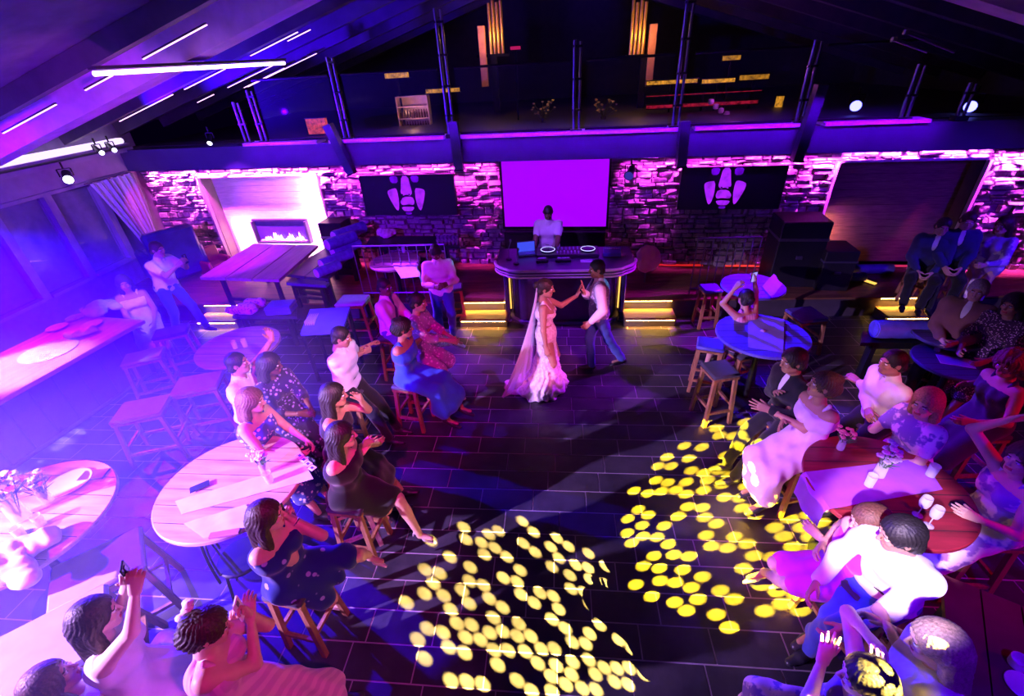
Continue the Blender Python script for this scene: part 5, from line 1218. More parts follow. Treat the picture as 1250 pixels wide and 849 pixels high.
# free standing stools
LAVP = fabric((.30,.27,.45), .7, name='grey_leatherette')
for (x, y, h, rz, lab, w, d, pd) in ((174,433,.72,.5,'stool with a lit rectangular seat near the bar end',.34,.5,LAVP), (208,403,.72,.5,'stool with a dark blue seat beside the woman at the bar',.34,.48,DARKPAD), (172,497,.72,.35,'wide stool with violet seat in the left aisle',.42,.55,LAVP), (240,466,.72,.35,'wide stool with violet seat behind the man in the white shirt',.42,.55,LAVP),
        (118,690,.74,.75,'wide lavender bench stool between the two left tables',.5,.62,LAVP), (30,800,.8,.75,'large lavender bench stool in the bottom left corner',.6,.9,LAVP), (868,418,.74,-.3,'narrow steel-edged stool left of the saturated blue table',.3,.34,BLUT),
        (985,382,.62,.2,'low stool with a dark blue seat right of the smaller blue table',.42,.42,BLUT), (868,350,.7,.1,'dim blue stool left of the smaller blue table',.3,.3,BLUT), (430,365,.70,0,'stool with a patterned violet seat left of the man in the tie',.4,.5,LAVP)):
    c = P(x, y, h); stool_at(c[0], c[1], rz, lab, h, w, d, None, pd)
c = P(866, 508, 0); stool_at(c[0], c[1], .25, 'tall wooden stool with long splayed legs before the saturated blue table', .76, .34, .34)
c = P(560, 392, 0); stool_at(c[0], c[1]-.02, .2, 'red-brown wooden stool beside the standing photographer', .72, .3, .3, wood((.25,.04,.03), (.5,.1,.06), .5, 'Z', 1.5, 'red_stool'))
c = P(440, 655, 0); stool_at(c[0], c[1], .5, 'empty pink-lit wooden stool beside the seated woman in black', .60, .36, .36, wood((.4,.25,.22), (.7,.5,.42), .5, 'Z', 1.5, 'pale_stool_wood'))
# long plank table in front of the fireplace, benches, cases
def trestle(lab, c0, c1, c2, c3, z, mats, zf, nm='plank_table', planks=3, th=.05):
    c = [np.array(PT(*q, z)) for q in (c0, c1, c2, c3)]; ctr = sum(c)/4; t = thing(nm, lab, 'table', (ctr[0], ctr[1], zf)); c = [q-ctr for q in c]; h = z-zf
    for k in range(planks):
        a, b = k/planks+.008, (k+1)/planks-.008; m = MB(); q = [c[0]*(1-a)+c[1]*a, c[0]*(1-b)+c[1]*b, c[3]*(1-b)+c[2]*b, c[3]*(1-a)+c[2]*a]
        m.poly([(p[0], p[1], h-th) for p in q], (0,0,th)); m.build('plank', mats, t)
    for u in (.14, .86):
        m = MB(); a = c[0]*(1-u)+c[3]*u; b = c[1]*(1-u)+c[2]*u; p = a*.85+b*.15; q = a*.15+b*.85
        for s_ in (p, q): m.bar((s_[0], s_[1], 0), (s_[0], s_[1], h-th), .06)
        m.bar((p[0], p[1], .22), (q[0], q[1], .22), .05); m.bar((p[0], p[1], h-th-.03), (q[0], q[1], h-th-.03), .05); m.build('trestle', BLACKMETAL, t)
    return t
trestle('long violet-lit plank table pointing at the fireplace', (243,338), (341,341), (389,299), (309,297), 1.1, wood((.30,.20,.22), (.5,.36,.36), .35, 'Y', .8, 'long_table_wood'), PLAT)
trestle('dark plank bench table under the heap of cushions', (345,334), (400,340), (436,300), (404,298), 1.02, plain((.03,.02,.07), .3, 0, 'dark_bench'), PLAT, planks=2)
trestle('narrow dark bench right of the long plank table', (349,345), (398,348), (404,342), (356,337), .86, plain((.08,.05,.2), .3, 0, 'violet_bench'), PLAT, nm='bench', planks=1)
def cushion(lab, c, L, r, rz, mat, end, tilt=0.0, group='bolsters'):
    t = thing('bolster_cushion', lab, 'cushion', c, rz, group); m = MB(); n = 14; m.tube([(-L/2+L*k/n, 0, r+L*(k/n)*math.sin(tilt)) for k in range(n+1)], [r*(.94 if k in (0, n) else (1-.05*(k % 3 == 0))) for k in range(n+1)], 18); m.build('cover', mat, t, True)
    for s in (-1, 1):
        m = MB(); m.lathe([(r*.85,-.006), (r*.8,.006), (r*.2,.01)], (0,0,0), 18); o = m.build('end_piping', end, t, True); o.rotation_euler = (0, math.pi/2*s, 0); o.location = (s*(L/2+.004), 0, r+(L*math.sin(tilt) if s > 0 else 0))
    return t
NB = plain((.09,.08,.32), .25, 0, 'navy_vinyl', .3, 9); PE = plain((.55,.25,.6), .4, 0, 'mauve_end')
zc = 1.025
for k, (x, y, L, r, rz, dz, lab) in enumerate(((412,322,.62,.10,1.0,0,'lowest front navy bolster of the heap'), (402,334,.45,.09,1.0,0,'frontmost short navy bolster with a pale round end'), (424,308,.6,.10,1.0,0,'middle navy bolster of the heap'), (418,300,.6,.11,1.0,.16,'upper navy bolster of the heap'), (428,290,.7,.12,1.0,.16,'rear navy bolster of the heap by the wall'))):
    c = P(x, y, zc+dz); cushion(lab, (c[0], c[1], zc+dz), L, r, rz, NB, PE)
def crate(nm, lab, cat, c, w, d, h, rz, mat, lid=True):
    t = thing(nm, lab, cat, c, rz); m = MB(); m.box((-w/2,-d/2,0), (w/2,d/2,h), 0, .012); m.build('body', mat, t)
    m = MB(); m.box((-w/2-.01,-d/2-.01,h*.72), (w/2+.01,d/2+.01,h*.76)); m.build('lid_seam', STEEL, t)
    m = MB(); m.box((-.05,-d/2-.03,h*.45), (.05,-d/2,h*.5), 0, .004); m.build('handle', STEEL, t); return t
c = P(415, 272, 1.9)
crate('equipment_case', 'black box on the wall shelf above the heap of bolsters', 'case', WPT(-4.42, .62, .36), .5, .4, 1.1, WA, BLACKMETAL)
c = P(345, 380, .62); crate('equipment_case', 'glossy blue case on the low bench at the platform edge', 'case', (c[0], c[1], .63), .42, .3, .14, .1, plain((.10,.10,.5), .3, 0, 'blue_case'))
c = P(318, 372, .6); t = trestle('low bench at the platform edge, under the patterned throw', (283,386), (362,386), (362,370), (290,370), .6, plain((.04,.03,.08), .4, 0, 'dark_bench'), 0, nm='bench', planks=1)
heap('patterned_throw', 'white throw with dark floral pattern folded on the low bench', 'blanket', P(302,377,.6), .24, fabric((.75,.7,.78), pat='blotch', col2=(.2,.1,.35), sc=60, amt=.56), 5)
c = P(398, 392, .9); t = thing('mixing_desk', 'bright blue sloped mixing desk behind the seated man in the white shirt', 'mixing desk', (c[0], c[1], 0), .1)
m = MB(); m.poly([(-.3,-.25,.82), (.3,-.25,.82), (.3,.25,.95), (-.3,.25,.95)], (0,0,.04)); m.build('panel', plain((.10,.14,.75), .35, 0, 'blue_panel'), t)
m = MB(); m.bar((-.28,-.22,0), (-.28,-.22,.83), .04); m.bar((.28,-.22,0), (.28,-.22,.83), .04); m.bar((-.28,.22,0), (-.28,.22,.94), .04); m.bar((.28,.22,0), (.28,.22,.94), .04); m.bar((-.28,-.22,.2), (.28,-.22,.2), .03); m.build('stand', BLACKMETAL, t)
m = MB()
for k in range(5): m.box((-.27+k*.03,-.1,.90), (-.262+k*.03,.15,.965))
m.build('fader_row', plain((.7,.7,.9), .4, 0, 'pale_plastic'), t)
# armchair and low chair by the stone corner
def armchair(lab, c, rz, mat, s=1.0):
    t = thing('armchair', lab, 'armchair', c, rz)
    for nm, a, b in (('seat_cushion',(-.28,-.3,.18),(.34,.3,.46)), ('backrest',(-.42,-.4,.12),(-.24,.4,1.0)), ('armrest',(-.40,-.44,.1),(.36,-.3,.64)), ('armrest',(-.40,.3,.1),(.36,.44,.64))):
        m = MB(); m.box(np.array(a)*s, np.array(b)*s, 0, .05*s); m.build(nm, mat, t, True)
    for (i, j) in ((-1,-1),(1,-1),(1,1),(-1,1)):
        m = MB(); m.bar((i*.3*s, j*.36*s, 0), (i*.3*s, j*.36*s, .11*s), .05*s); m.build('leg', BLACKMETAL, t)
    return t
c = P(232, 322, PLAT); armchair('big dark blue armchair turned to the window, by the stone corner', (-8.1, 8.55, PLAT), 2.6, plain((.04,.035,.16), .3, 0, 'blue_leather', .3, 4), 1.15)
c = P(262, 325, PLAT); armchair('small red-brown armchair at the edge of the bright recess', (-7.35, 8.75, PLAT), -.4, plain((.25,.06,.03), .4, 0, 'brown_leather'), .6)
# barriers with coats and cups behind the seated guests
def railing(lab, x0, x1, Y, z0, h=.75, n=9):
    t = thing('steel_railing', lab, 'railing', (x0, Y, z0)); L = x1-x0
    m = MB(); m.tube([(0,0,h), (L,0,h)], .018, 8); m.build('rail', STEEL, t, True); m = MB(); m.tube([(0,0,.1), (L,0,.1)], .014, 8); m.build('rail', STEEL, t, True)
    for k in range(n+1): m = MB(); m.tube([(L*k/n,0,0), (L*k/n,0,h)], .010, 8); m.build('baluster', STEEL, t, True)
    return t
railing('steel railing at the platform edge behind the violet napkin table', -3.6, -1.95, 7.5, PLAT, 1.0, 10); railing('steel railing at the platform edge right of the DJ counter', 2.3, 3.3, 7.5, PLAT, 1.0, 8)
t = trestle('high dark side table along the left stone wall behind the railing', (445,300), (562,300), (560,288), (452,288), 1.1, BLACKMETAL, PLAT, nm='side_table', planks=1)
heap('folded_blanket', 'pale pink folded blanket on the side table under the left wall picture', 'blanket', P(470,288,1.1), .22, fabric((.75,.5,.6), name='pink_wool'), 6)
cu = MB(); cu.lathe([(.03,0), (.042,.09), (.038,.09), (.028,.008), (0,.006)], (0,0,0), 12); cup = cu.build('steel_cup', plain((.6,.5,.7), .25, .7, 'cup_steel'), None, True); r = random.Random(8); first = True
for k in range(12):
    o = cup if first else cup.copy()
    if not first: COL.objects.link(o)
    first = False; c = P(535+(k%6)*4.6, 298-(k//6)*5, 1.1); o.location = (c[0], c[1], 1.102); tag(o, 'shiny steel cup standing in the cluster on the side table', 'cup', 'steel cups on the side table')
# right side clutter: rolled mats with mauve ends
RM = plain((.10,.07,.35), .5, 0, 'rolled_mat', .2, 8)
for (x, y, L, r_, lab) in ((1046,334,.7,.09,'rolled blue mat with a mauve end, the farther one on the right platform'), (1036,343,.3,.08,'short roll with a mauve end in front of the rolled blue mat')):
    c = P(x, y, PLAT); cushion(lab, (c[0]+L*.3, c[1], PLAT+.0), L, r_, 0, RM, PE, group='rolls on the right platform')
c = P(1115, 412, .72); cushion('long blue bolster lying on the dark bench before the right platform', (c[0], c[1], .722), 1.0, .12, -.03, plain((.12,.10,.6), .5, 0, 'blue_roll', .2, 8), NB, group='long bolster on the right')
t = trestle('dark bench under the long blue bolster', (1050,418), (1175,418), (1172,404), (1052,404), .72, BLACKMETAL, 0, nm='bench', planks=1)
crate('equipment_case', 'tall black speaker stack left of the right wall recess', 'case', WPT(4.15,.7,PLAT), .75, .6, 1.15, WA, plain((.012,.012,.016), .5, 0, 'black_case2'))
crate('equipment_case', 'black speaker box beside the tall speaker stack', 'case', WPT(4.75,.85,PLAT), .5, .55, .7, WA, plain((.012,.012,.016), .5, 0, 'black_case2'))
# thin hoop chair beside the seated woman with the phone
c = P(318, 715, 0); t = thing('hoop_chair', 'black bentwood chair with a thin hoop back by the bright plank table', 'chair', (c[0], c[1], 0), .6)
m = MB(); m.lathe([(.19,.44), (.2,.45), (.2,.47), (.19,.48)], (0,0,0), 24); m.build('seat', BLACKMETAL, t, True)
m = MB(); m.tube([(-.17, .17*math.cos(a)*1.1, .47+.45*math.sin(a)) for a in np.linspace(0, math.pi, 17)], .012, 8); m.tube([(-.17, .1*math.cos(a)*1.1, .47+.32*math.sin(a)) for a in np.linspace(0, math.pi, 17)], .009, 8); m.build('backrest', BLACKMETAL, t, True)
for (i, j) in ((-1,-1),(1,-1),(1,1),(-1,1)): m = MB(); m.tube([(i*.13,j*.13,.45), (i*.19,j*.19,0)], .013, 8); m.build('leg', BLACKMETAL, t, True)

# ================================================================== PEOPLE
BRN = (.05,.022,.012); BLK = (.012,.009,.009); BLD = (.35,.2,.09); GRY = (.45,.43,.42)
WH = fabric((.80,.78,.80), name='white_cotton'); WH2 = fabric((.72,.70,.74), name='pale_cotton'); NVY = fabric((.03,.035,.14), name='navy_cloth'); JEAN = fabric((.05,.08,.32), name='denim'); BLKC = fabric((.012,.012,.016), name='black_cloth')
def guest(label, head, stool=True, seat=.74, zf=0.0, srz=None, slab=None, **kw):
    J = person(label, head, 'sit', zf, seat=seat, **kw)
    if stool:
        p = J['pel']; stool_at(float(p[0]), float(p[1]), math.radians(kw.get('face', 0)), slab or ('stool under the '+label.split(',')[0])[:110], seat-.01+.0, .34, .34, None, None, zf)
    return J
def hold(nm, lab, cat, J, i, size, mat, off=(0,.06,-.02), glow=None):
    w = J['wr'][i]; d = unit(w-J['el'][i]); c = w+d*.09; t = thing(nm, lab, cat, c); x = J['Tl']; f = J['Tf']
    M_ = Matrix(((f[0], x[0], 0, 0), (f[1], x[1], 0, 0), (0, 0, 1, 0), (0,0,0,1)))
    m = MB(); m.box((-size[0]/2,-size[1]/2,-size[2]/2), (size[0]/2,size[1]/2,size[2]/2), 0, .003, M_); m.build('body', mat, t)
    m = MB(); m.box((size[0]/2,-.012,size[2]*.2), (size[0]/2+.004,.012,size[2]*.4), 0, 0, M_); m.build('lens', STEEL, t)
    if glow: m = MB(); m.box((-size[0]/2-.001,-size[1]*.45,-size[2]*.45), (-size[0]/2,size[1]*.45,size[2]*.45), 0, 0, M_); m.build('display', glow, t)
    return t
PHG = glowing((.35,.3,1.0), .9, 'lit_phone_screen')
CL2 = ((.36,.04,-.04), (.35,-.05,-.06)); CLP = ('clap','clap'); FILM = ((.34,.08,.16), (.34,-.06,.16))
# --- the couple and the DJ
def bride():
    J = person('bride in a white lace mermaid gown and long veil, palm raised to the groom', (663,349), 'stand', 0, face=-3, sex='f', skin='tan', hair=('bun', (.03,.015,.01)), s=.98, lean=-2, look=(1,-.15,-.12),
               hands=(('w', .26, 5.55, 1.30), (.04,-.24,-.62)), hpose=('open','relax'), elb=((.2,.3,-1),(-.4,-.5,-.3)), fdir=((.3,0,1), None), palm=((1,0,0), None), feet=((.05,.08,0),(-.02,-.08,0)), shoes=None, res=.01)
    LACE = fabric((.82,.70,.72), pat='blotch', col2=(.66,.50,.55), sc=70, amt=.52, name='ivory_lace')
    pel, neck, T, Tf, Tl, chest, root = J['pel'], J['neck'], J['T'], J['Tf'], J['Tl'], J['chest'], J['root']; print('BRIDE', pel, neck)
    F = Field((pel[0]-.75,pel[1]-.6,0), (pel[0]+.5,pel[1]+.55,1.45), .0105)
    F.cone(pel-Tl*.07, pel+Tl*.07, .128, .128, .05); F.cone(pel+T*.16-Tl*.04, pel+T*.16+Tl*.04, .098, .098, .06); F.cone(chest-Tl*.075, chest+Tl*.075, .12, .12, .06)
    for k in (1,-1): F.ell(chest+Tf*.085+Tl*.065*k, (.07,)*3, .03)
    g = lambda z, dx=0: np.array([pel[0]+dx, pel[1], z])
    F.cone(pel, g(.60,.01), .135, .13, .05); F.cone(g(.60,.01), g(.42), .13, .17, .05); F.cone(g(.42), g(.10,-.02), .17, .30, .06); F.cone(g(.12,-.02), g(.02,-.06), .30, .36, .05, sq=((0,0,1),.5)); F.ell((pel[0]-.34,pel[1]-.02,.03), (.26,.2,.09), .08)
    X, Y, Z = F.ax[0][:,None,None], F.ax[1][None,:,None], F.ax[2][None,None,:]
    a = np.arctan2(Y-pel[1], X-pel[0]+.03); w = np.clip((.62-Z)/.5, 0, 1)
    F.F = F.F+(w*(.016*np.sin(a*15+3*np.sin(Z*14)+np.sin(a*4)*2)+.011*np.sin(Z*46+2*np.sin(a*7)))).astype(np.float32)
    F.ripple(.003, 90, 4, 4); F.cut((0,0,.004), (0,0,-1)); F.cut(neck-T*.10, T+Tf*.5)
    for i, k in enumerate((1,-1)): F.cone(chest+Tf*.1+Tl*.075*k, J['sh'][i]*.65+neck*.35+T*.05, .028, .018, .01); F.cone(chest-Tf*.09+Tl*.07*k, J['sh'][i]*.65+neck*.35+T*.05, .022, .018, .01)
    v, q = F.mesh(); raw_obj('gown', [(v, q, 0)], [LACE], root)
    # veil: sheer sheet from the comb down the back to the floor behind her
    hd = J['head']; A = hd+np.array([-.085,0,.02]); nu, nv = 34, 26; V_ = []
    for j in range(nv+1):
        v = j/nv; zz = A[2]*(1-v)+.04*v+0; xx = A[0]-.02-.30*v**1.2; wd = .05+.25*v**.8
        for i in range(nu+1): u = i/nu; V_.append((xx+.03*math.sin(u*24+v*2)*(.3+v)+(u-.5)*1.5*wd*v, A[1]+(u-.5)*1.6*wd-.10*v+.03*math.cos(u*20)*v, zz+.02*math.sin(u*9)*v))
    n = len(V_); V2 = V_+[(x-.003, y, z) for x, y, z in V_]; F_ = []; W_ = nu+1
    for j in range(nv):
        for i in range(nu): k = j*W_+i; F_ += [(k, k+1, k+W_+1, k+W_), (n+k, n+k+W_, n+k+W_+1, n+k+1)]
    mt, nt, b = new_mat('sheer_tulle'); b.inputs['Base Color'].default_value = (.8,.7,.85,1); b.inputs['Alpha'].default_value = .34; b.inputs['Roughness'].default_value = .9
    m = MB(); m.add(V2, F_); m.build('veil', mt, root, True)
    m = MB()
    for i in range(9): m.lathe([(.002,-.01), (.012,0), (.002,.012)], tuple(hd+np.array([-.07+.004*i,-.05+.0125*i,.075-.002*i])), 6)
    m.build('hair_comb', CHROME, root); return J
BR = bride()
G_ = person('groom in a patterned waistcoat and blue trousers, palm raised to the bride', (731,325), 'stand', 0, face=180, sex='m', skin='tan', hair=('short', BLK), lean=3, look=(-1,-.25,-.15),
       hands=((.12,.32,-.48), ('w', .36, 5.58, 1.32)), hpose=('relax','flat'), elb=((-.6,.6,-.2),(.2,-.3,-1)), fdir=(None,(.25,0,1)), palm=(None,(1,0,0)), feet=(('px',760,447,0),('px',722,450,0)),
       wear=[('shirt', WH), ('vest', fabric((.25,.22,.34), pat='floral', col2=(.6,.55,.7), sc=26, name='waistcoat_cloth'), {'g':.026, 'down':.02}), ('trousers', JEAN), ('tie', NVY)], shoes=('flat',(.02,.015,.02)), res=.01)
person('DJ in a grey white polo shirt behind the counter, looking down', (669,256), 'stand', 0, face=265, sex='m', skin='dark', hair=('crop', BLK), s=1.06, lean=7, look=(.1,-1,-.7), hands=((.42,.16,-.42),(.40,-.22,-.42)), hpose=('relax','relax'), wear=[('shirt', fabric((.55,.52,.62), name='grey_polo'), {'sleeve':'short'}), ('trousers', BLKC)], res=.012)
# --- left side, back to front
guest('woman in a white sleeveless top with long dark hair, seated at the bar end', (150,343), face=310, sex='f', skin='tan', hair=('long', BRN), look=(.6,-.6,-.15), wear=[('dress', WH, {'len':.1, 'high':0})], hands=((.3,.14,-.42),(.28,-.1,-.45)), seat=.7, twist=0)
J = person('man in a white t-shirt standing on the platform step, holding up a phone', (190,302), 'stand', .18, face=-8, sex='m', skin='tan', hair=('short', BRN), lean=14, look=(1,-.1,-.2), wear=[('shirt', WH, {'sleeve':'short'}), ('trousers', JEAN)], hands=((.4,.1,.02),(.42,-.08,.02)), hpose=('grip','grip'), feet=((.3,.12,0),(-.12,-.12,0)))
hold('mobile_phone', 'phone held up by the man in the white t-shirt on the step', 'phone', J, 0, (.012,.08,.15), PHB, glow=PHG)
person('photographer in a white shirt and jeans looking down at his camera', (531,304), 'stand', 0, face=285, sex='m', skin='dark', hair=('short', BLK), lean=4, look=(.3,-1,-.9), wear=[('shirt', WH, {}), ('trousers', JEAN)], hands=((.26,.10,-.28),(.26,-.08,-.3)), hpose=('grip','grip'))
cb = P(537, 338, 1.12); t = thing('camera', 'black camera with a round lens held by the photographer', 'camera', cb+np.array([.02,-.03,0])); m = MB(); m.box((-.07,-.03,-.045), (.07,.03,.045), 0, .01); m.build('body', BLACKMETAL, t); m = MB(); m.tube([(0,-.03,0), (0,-.12,0)], .035, 16); m.build('lens', PHB, t, True)
guest('man in a violet-lit jacket and tie with glasses, seated by the napkin table', (467,347), face=-5, sex='m', skin='dark', hair=('crop', BLK), look=(1,-.4,-.2), lean=2, wear=[('shirt', WH2, {}), ('tie', NVY), ('trousers', fabric((.12,.1,.3)),), ('glasses', CHROME)], hands=((.34,.10,-.42),(.3,-.1,-.42)))
guest('woman in a pale floral dress with crossed legs, before the photographer', (508,366), face=-8, sex='f', skin='tan', hair=('bun', BLK), look=(1,-.1,-.15), wear=[('dress', fabric((.35,.22,.42), pat='floral', col2=(.75,.6,.8), sc=22), {'len':.2,'sleeve':'elbow'})], hands=((.4,.05,-.3),(.4,-.05,-.3)), feet=(('px',572,418,.14),(.4,-.05,.0)), shoes=('flat',(.6,.6,.65)), seat=.74)
guest('woman in a bright blue sleeveless dress clapping, hair pinned up', (489,398), face=-10, sex='f', skin='tan', hair=('updo', BLK), look=(1,.25,-.1), lean=4, wear=[('dress', fabric((.03,.10,.62), name='royal_blue_cloth'), {'len':.24,'flare':.06})], hands=(('px',517,409,1.02),('px',513,413,1.0)), hpose=CLP, feet=((.62,.08,.22),(.5,-.1,.15)), seat=.7)
guest('man in a white short-sleeved shirt holding a small candle, seated in profile', (413,408), face=-6, sex='m', skin='tan', hair=('short', BLK), look=(1,.1,-.3), lean=6, wear=[('shirt', WH, {'sleeve':'short'}), ('trousers', BLKC)], hands=(('px',452,420,1.0),('px',460,424,1.0)), hpose=('grip','grip'))
guest('man in a white shirt with his arm raised high, at the dim violet table', (286,441), face=12, sex='m', skin='tan', hair=('short', BLK), look=(1,.3,.0), lean=6, wear=[('shirt', WH, {}), ('trousers', BLKC)], hands=(('px',336,408,1.68),(.3,-.12,-.3)), elb=((0,.3,-.6),(-.3,-.5,-1)), fdir=((.1,0,1),None))
guest('woman in a dark patterned dress, sitting beyond the man with the raised arm', (326,442), face=-20, sex='f', skin='dark', hair=('mid', BLK), look=(1,.2,-.2), wear=[('dress', fabric((.03,.02,.07), pat='floral', col2=(.4,.3,.6), sc=24), {'len':.2,'sleeve':'elbow'})], hands=((.36,.06,-.3),(.34,-.08,-.3)), hpose=CLP)
guest('woman with light brown hair in a white-flowered blue dress, beside the bright plank table', (303,486), face=-5, sex='f', skin='light', hair=('mid', (.16,.08,.05)), look=(1,.2,-.2), wear=[('dress', fabric((.06,.07,.35), pat='floral', col2=(.8,.75,.85), sc=20), {'len':.15})], hands=((.36,.1,-.34),(.34,-.1,-.34)))
guest('woman with black hair waving one lit hand, behind the woman in black', (404,480), face=5, sex='f', skin='tan', hair=('long', BLK), look=(1,.3,-.1), wear=[('dress', BLKC, {'len':.15})], hands=(('px',440,487,1.42),(.3,-.14,-.3)), hpose=('open','relax'), elb=((.1,.5,-1),(-.3,-.5,-1)))
guest('woman in a black dress clapping, bare legs, blue light on her long hair', (413,529), face=-5, sex='f', skin='light', hair=('long', BLK), look=(1,.35,-.1), wear=[('dress', BLKC, {'len':.04})], hands=(('px',446,541,1.18),('px',442,552,1.1)), hpose=CLP, feet=((.55,.05,.15),('px',460,632,.12)), shoes=('heel',(.4,.3,.35)), seat=.74)
J = guest('woman in a navy flowered dress filming with a phone, legs crossed in heels', (319,628), face=-8, sex='f', skin='light', hair=('long', (.03,.012,.01)), look=(1,.45,-.1), lean=3, wear=[('dress', fabric((.012,.02,.16), pat='floral', col2=(.35,.3,.6), sc=10, amt=.3), {'len':.02,'sleeve':'none'}), ('watch', CHROME)], hands=(('px',357,634,1.28),('px',352,640,1.25)), hpose=('grip','grip'), elb=((.2,.2,-1),(.2,-.6,-1)), feet=(('px',452,684,.28),('px',402,738,.04)), shoes=('heel',(.6,.45,.45)), seat=.74)
hold('mobile_phone', 'phone held by the woman in the navy flowered dress', 'phone', J, 0, (.012,.08,.15), PHB, glow=PHG)
J = guest('dark-haired woman in a white top raising a phone in both arms, bottom left', (108,752), face=35, sex='f', skin='pale', hair=('long', (.03,.012,.012)), look=(.8,.7,-.1), lean=6, wear=[('dress', WH, {'len':.1,'high':1})], hands=(('px',158,702,1.72),('px',165,722,1.66)), hpose=('grip','grip'), elb=((.3,.3,-1),(.3,-.6,-1)), seat=.74)
hold('mobile_phone', 'phone raised by the dark-haired woman at the bottom left', 'phone', J, 0, (.012,.08,.15), PHB, glow=PHG)
J = guest('woman with a white hair flower and a pink pleated dress', (246,766), face=20, sex='f', skin='light', hair=('updo', (.04,.02,.015)), look=(1,.6,-.35), lean=10, wear=[('dress', fabric((.75,.35,.55), pat='stripe', col2=(.62,.26,.48), sc=7, name='pleated_cloth'), {'len':.3,'flare':.08})], hands=(('px',302,748,1.3),('px',306,755,1.25)), hpose=('grip','relax'), elb=((.1,.2,-1),(0,-.7,-.8)), seat=.74)
h = J['head']; HF = J['HF']; m = MB(); r = random.Random(2); cen = h+HF@np.array([-.075,-.075,.075])
for k in range(9):
    a = k*.7; rr = .035 if k % 2 else .05; d1 = HF@np.array([math.cos(a)*.6-.3, -.5+.3*math.sin(a), math.sin(a)]); c = cen+unit(d1)*rr
    m.lathe([(.003,-.03), (.026,-.01), (.032,.012), (.006,.024)], tuple(c), 9, 0, 1, .75, a)
m.build('hair_flower', plain((.85,.82,.85), .6, 0, 'white_petals'), J['root'], True)
hold('mobile_phone', 'phone in the hands of the woman with the white hair flower', 'phone', J, 0, (.012,.08,.15), WHP)
guest('woman in a loose white top with her face turned up, bottom left corner', (52,835), face=75, sex='f', skin='light', hair=('mid', (.08,.03,.02)), look=(.6,.6,.25), lean=-6, wear=[('dress', WH2, {'len':.1,'sleeve':'short'})], hands=((.3,.16,-.4),(.3,-.1,-.4)), seat=.45)
# --- right side, back to front
J = guest('woman in a pink dress with both arms up filming, behind the saturated blue table', (911,362), face=115, sex='f', skin='light', hair=('bun', BLK), look=(-.3,1,.0), lean=12, s=.93, seat=.56, wear=[('dress', fabric((.75,.35,.6), pat='stripe', col2=(.6,.25,.5), sc=9), {'len':.02})], hands=(('px',897,352,1.42),('px',921,343,1.46)), hpose=('grip','open'), elb=((.3,.6,-.6),(.3,-.6,-.6)))
hold('mobile_phone', 'phone held up beside the smaller blue table', 'phone', J, 1, (.012,.08,.14), PHB, glow=PHG)
guest('man in a black suit with white cuffs clapping, near the red-lit woman', (972,437), face=192, sex='m', skin='tan', hair=('full', BLK), look=(-1,-.15,-.15), wear=[('shirt', WH, {'sleeve':'none','g':.012}), ('jacket', BLKC, {'g':.022}), ('trousers', BLKC)], hands=(('px',940,500,1.02),('px',948,478,1.1)), hpose=('open','open'), seat=.74)
guest('woman in a shiny white dress lit red from behind, clapping', (1010,468), face=195, sex='f', skin='tan', hair=('updo', BRN), look=(-1,.2,.1), lean=2, wear=[('dress', fabric((.75,.55,.75), name='satin', sheen=.5), {'len':.3,'flare':.03})], hands=(('px',949,505,1.02),('px',957,512,1.0)), hpose=('open','open'), elb=((-.1,.5,-1),(-.1,-.6,-1)), feet=((.35,.1,.1),(.3,-.1,.1)), seat=.74)
guest('man in a white shirt seen from the side, seated beyond the red-lit table', (1094,439), face=185, sex='m', skin='tan', hair=('short', BLK), look=(-1,-.1,-.1), lean=8, wear=[('shirt', WH, {}), ('trousers', BLKC)], hands=(('px',1048,466,1.05),('px',1060,500,1.0)), seat=.74)
guest('woman with fair hair in a mottled violet dress, hand reaching to the shirt man', (1134,487), face=190, sex='f', skin='light', hair=('mid', BLD), look=(-1,-.6,-.2), wear=[('dress', fabric((.2,.1,.45), pat='blotch', col2=(.75,.45,.8), sc=22, amt=.5), {'len':.1,'sleeve':'short'})], hands=((.3,.1,-.32),('px',1096,508,1.1)), seat=.74)
guest('grey-haired man in an open brown jacket over a pale shirt, hands together', (1196,350), face=222, sex='m', skin='light', hair=('short', GRY), look=(-.8,-.8,-.2), lean=-6, wear=[('shirt', WH2, {'sleeve':'none'}), ('jacket', fabric((.22,.09,.10), name='brown_wool'), {'g':.024}), ('trousers', BLKC)], hands=((.32,.1,-.42),(.3,-.06,-.44)), seat=.74)
guest('man in dark suit and white shirt, left of two by the far wall', (1152,273), zf=PLAT, seat=.5, slab='low stool under the left of two suited men by the far right wall', face=240, sex='m', skin='light', hair=('short', BLK), look=(-.4,-1,-.3), wear=[('shirt', WH, {'sleeve':'none'}), ('jacket', NVY, {'g':.022}), ('trousers', BLKC)], hands=((.25,.1,-.45),(.25,-.1,-.45)))
guest('man in dark suit, right of two sitting close by the far wall', (1183,266), zf=PLAT, seat=.6, slab='low stool under the right of two suited men by the far right wall', face=250, sex='m', skin='light', hair=('short', BRN), look=(-.5,-1,-.3), wear=[('shirt', WH, {'sleeve':'none'}), ('jacket', NVY, {'g':.022}), ('trousers', BLKC)], hands=((.25,.1,-.45),(.25,-.1,-.45)))
person('woman in a white patterned top in violet haze at the right edge, far side', (1228,272), 'stand', 0, face=205, sex='f', skin='light', hair=('mid', BRN), look=(-1,-.4,-.2), wear=[('dress', fabric((.3,.15,.6), pat='blotch', col2=(.85,.8,.9), sc=14, amt=.52), {'hem':.4,'sleeve':'long'})], hands=((.34,.16,-.3),(.3,-.12,-.3)))
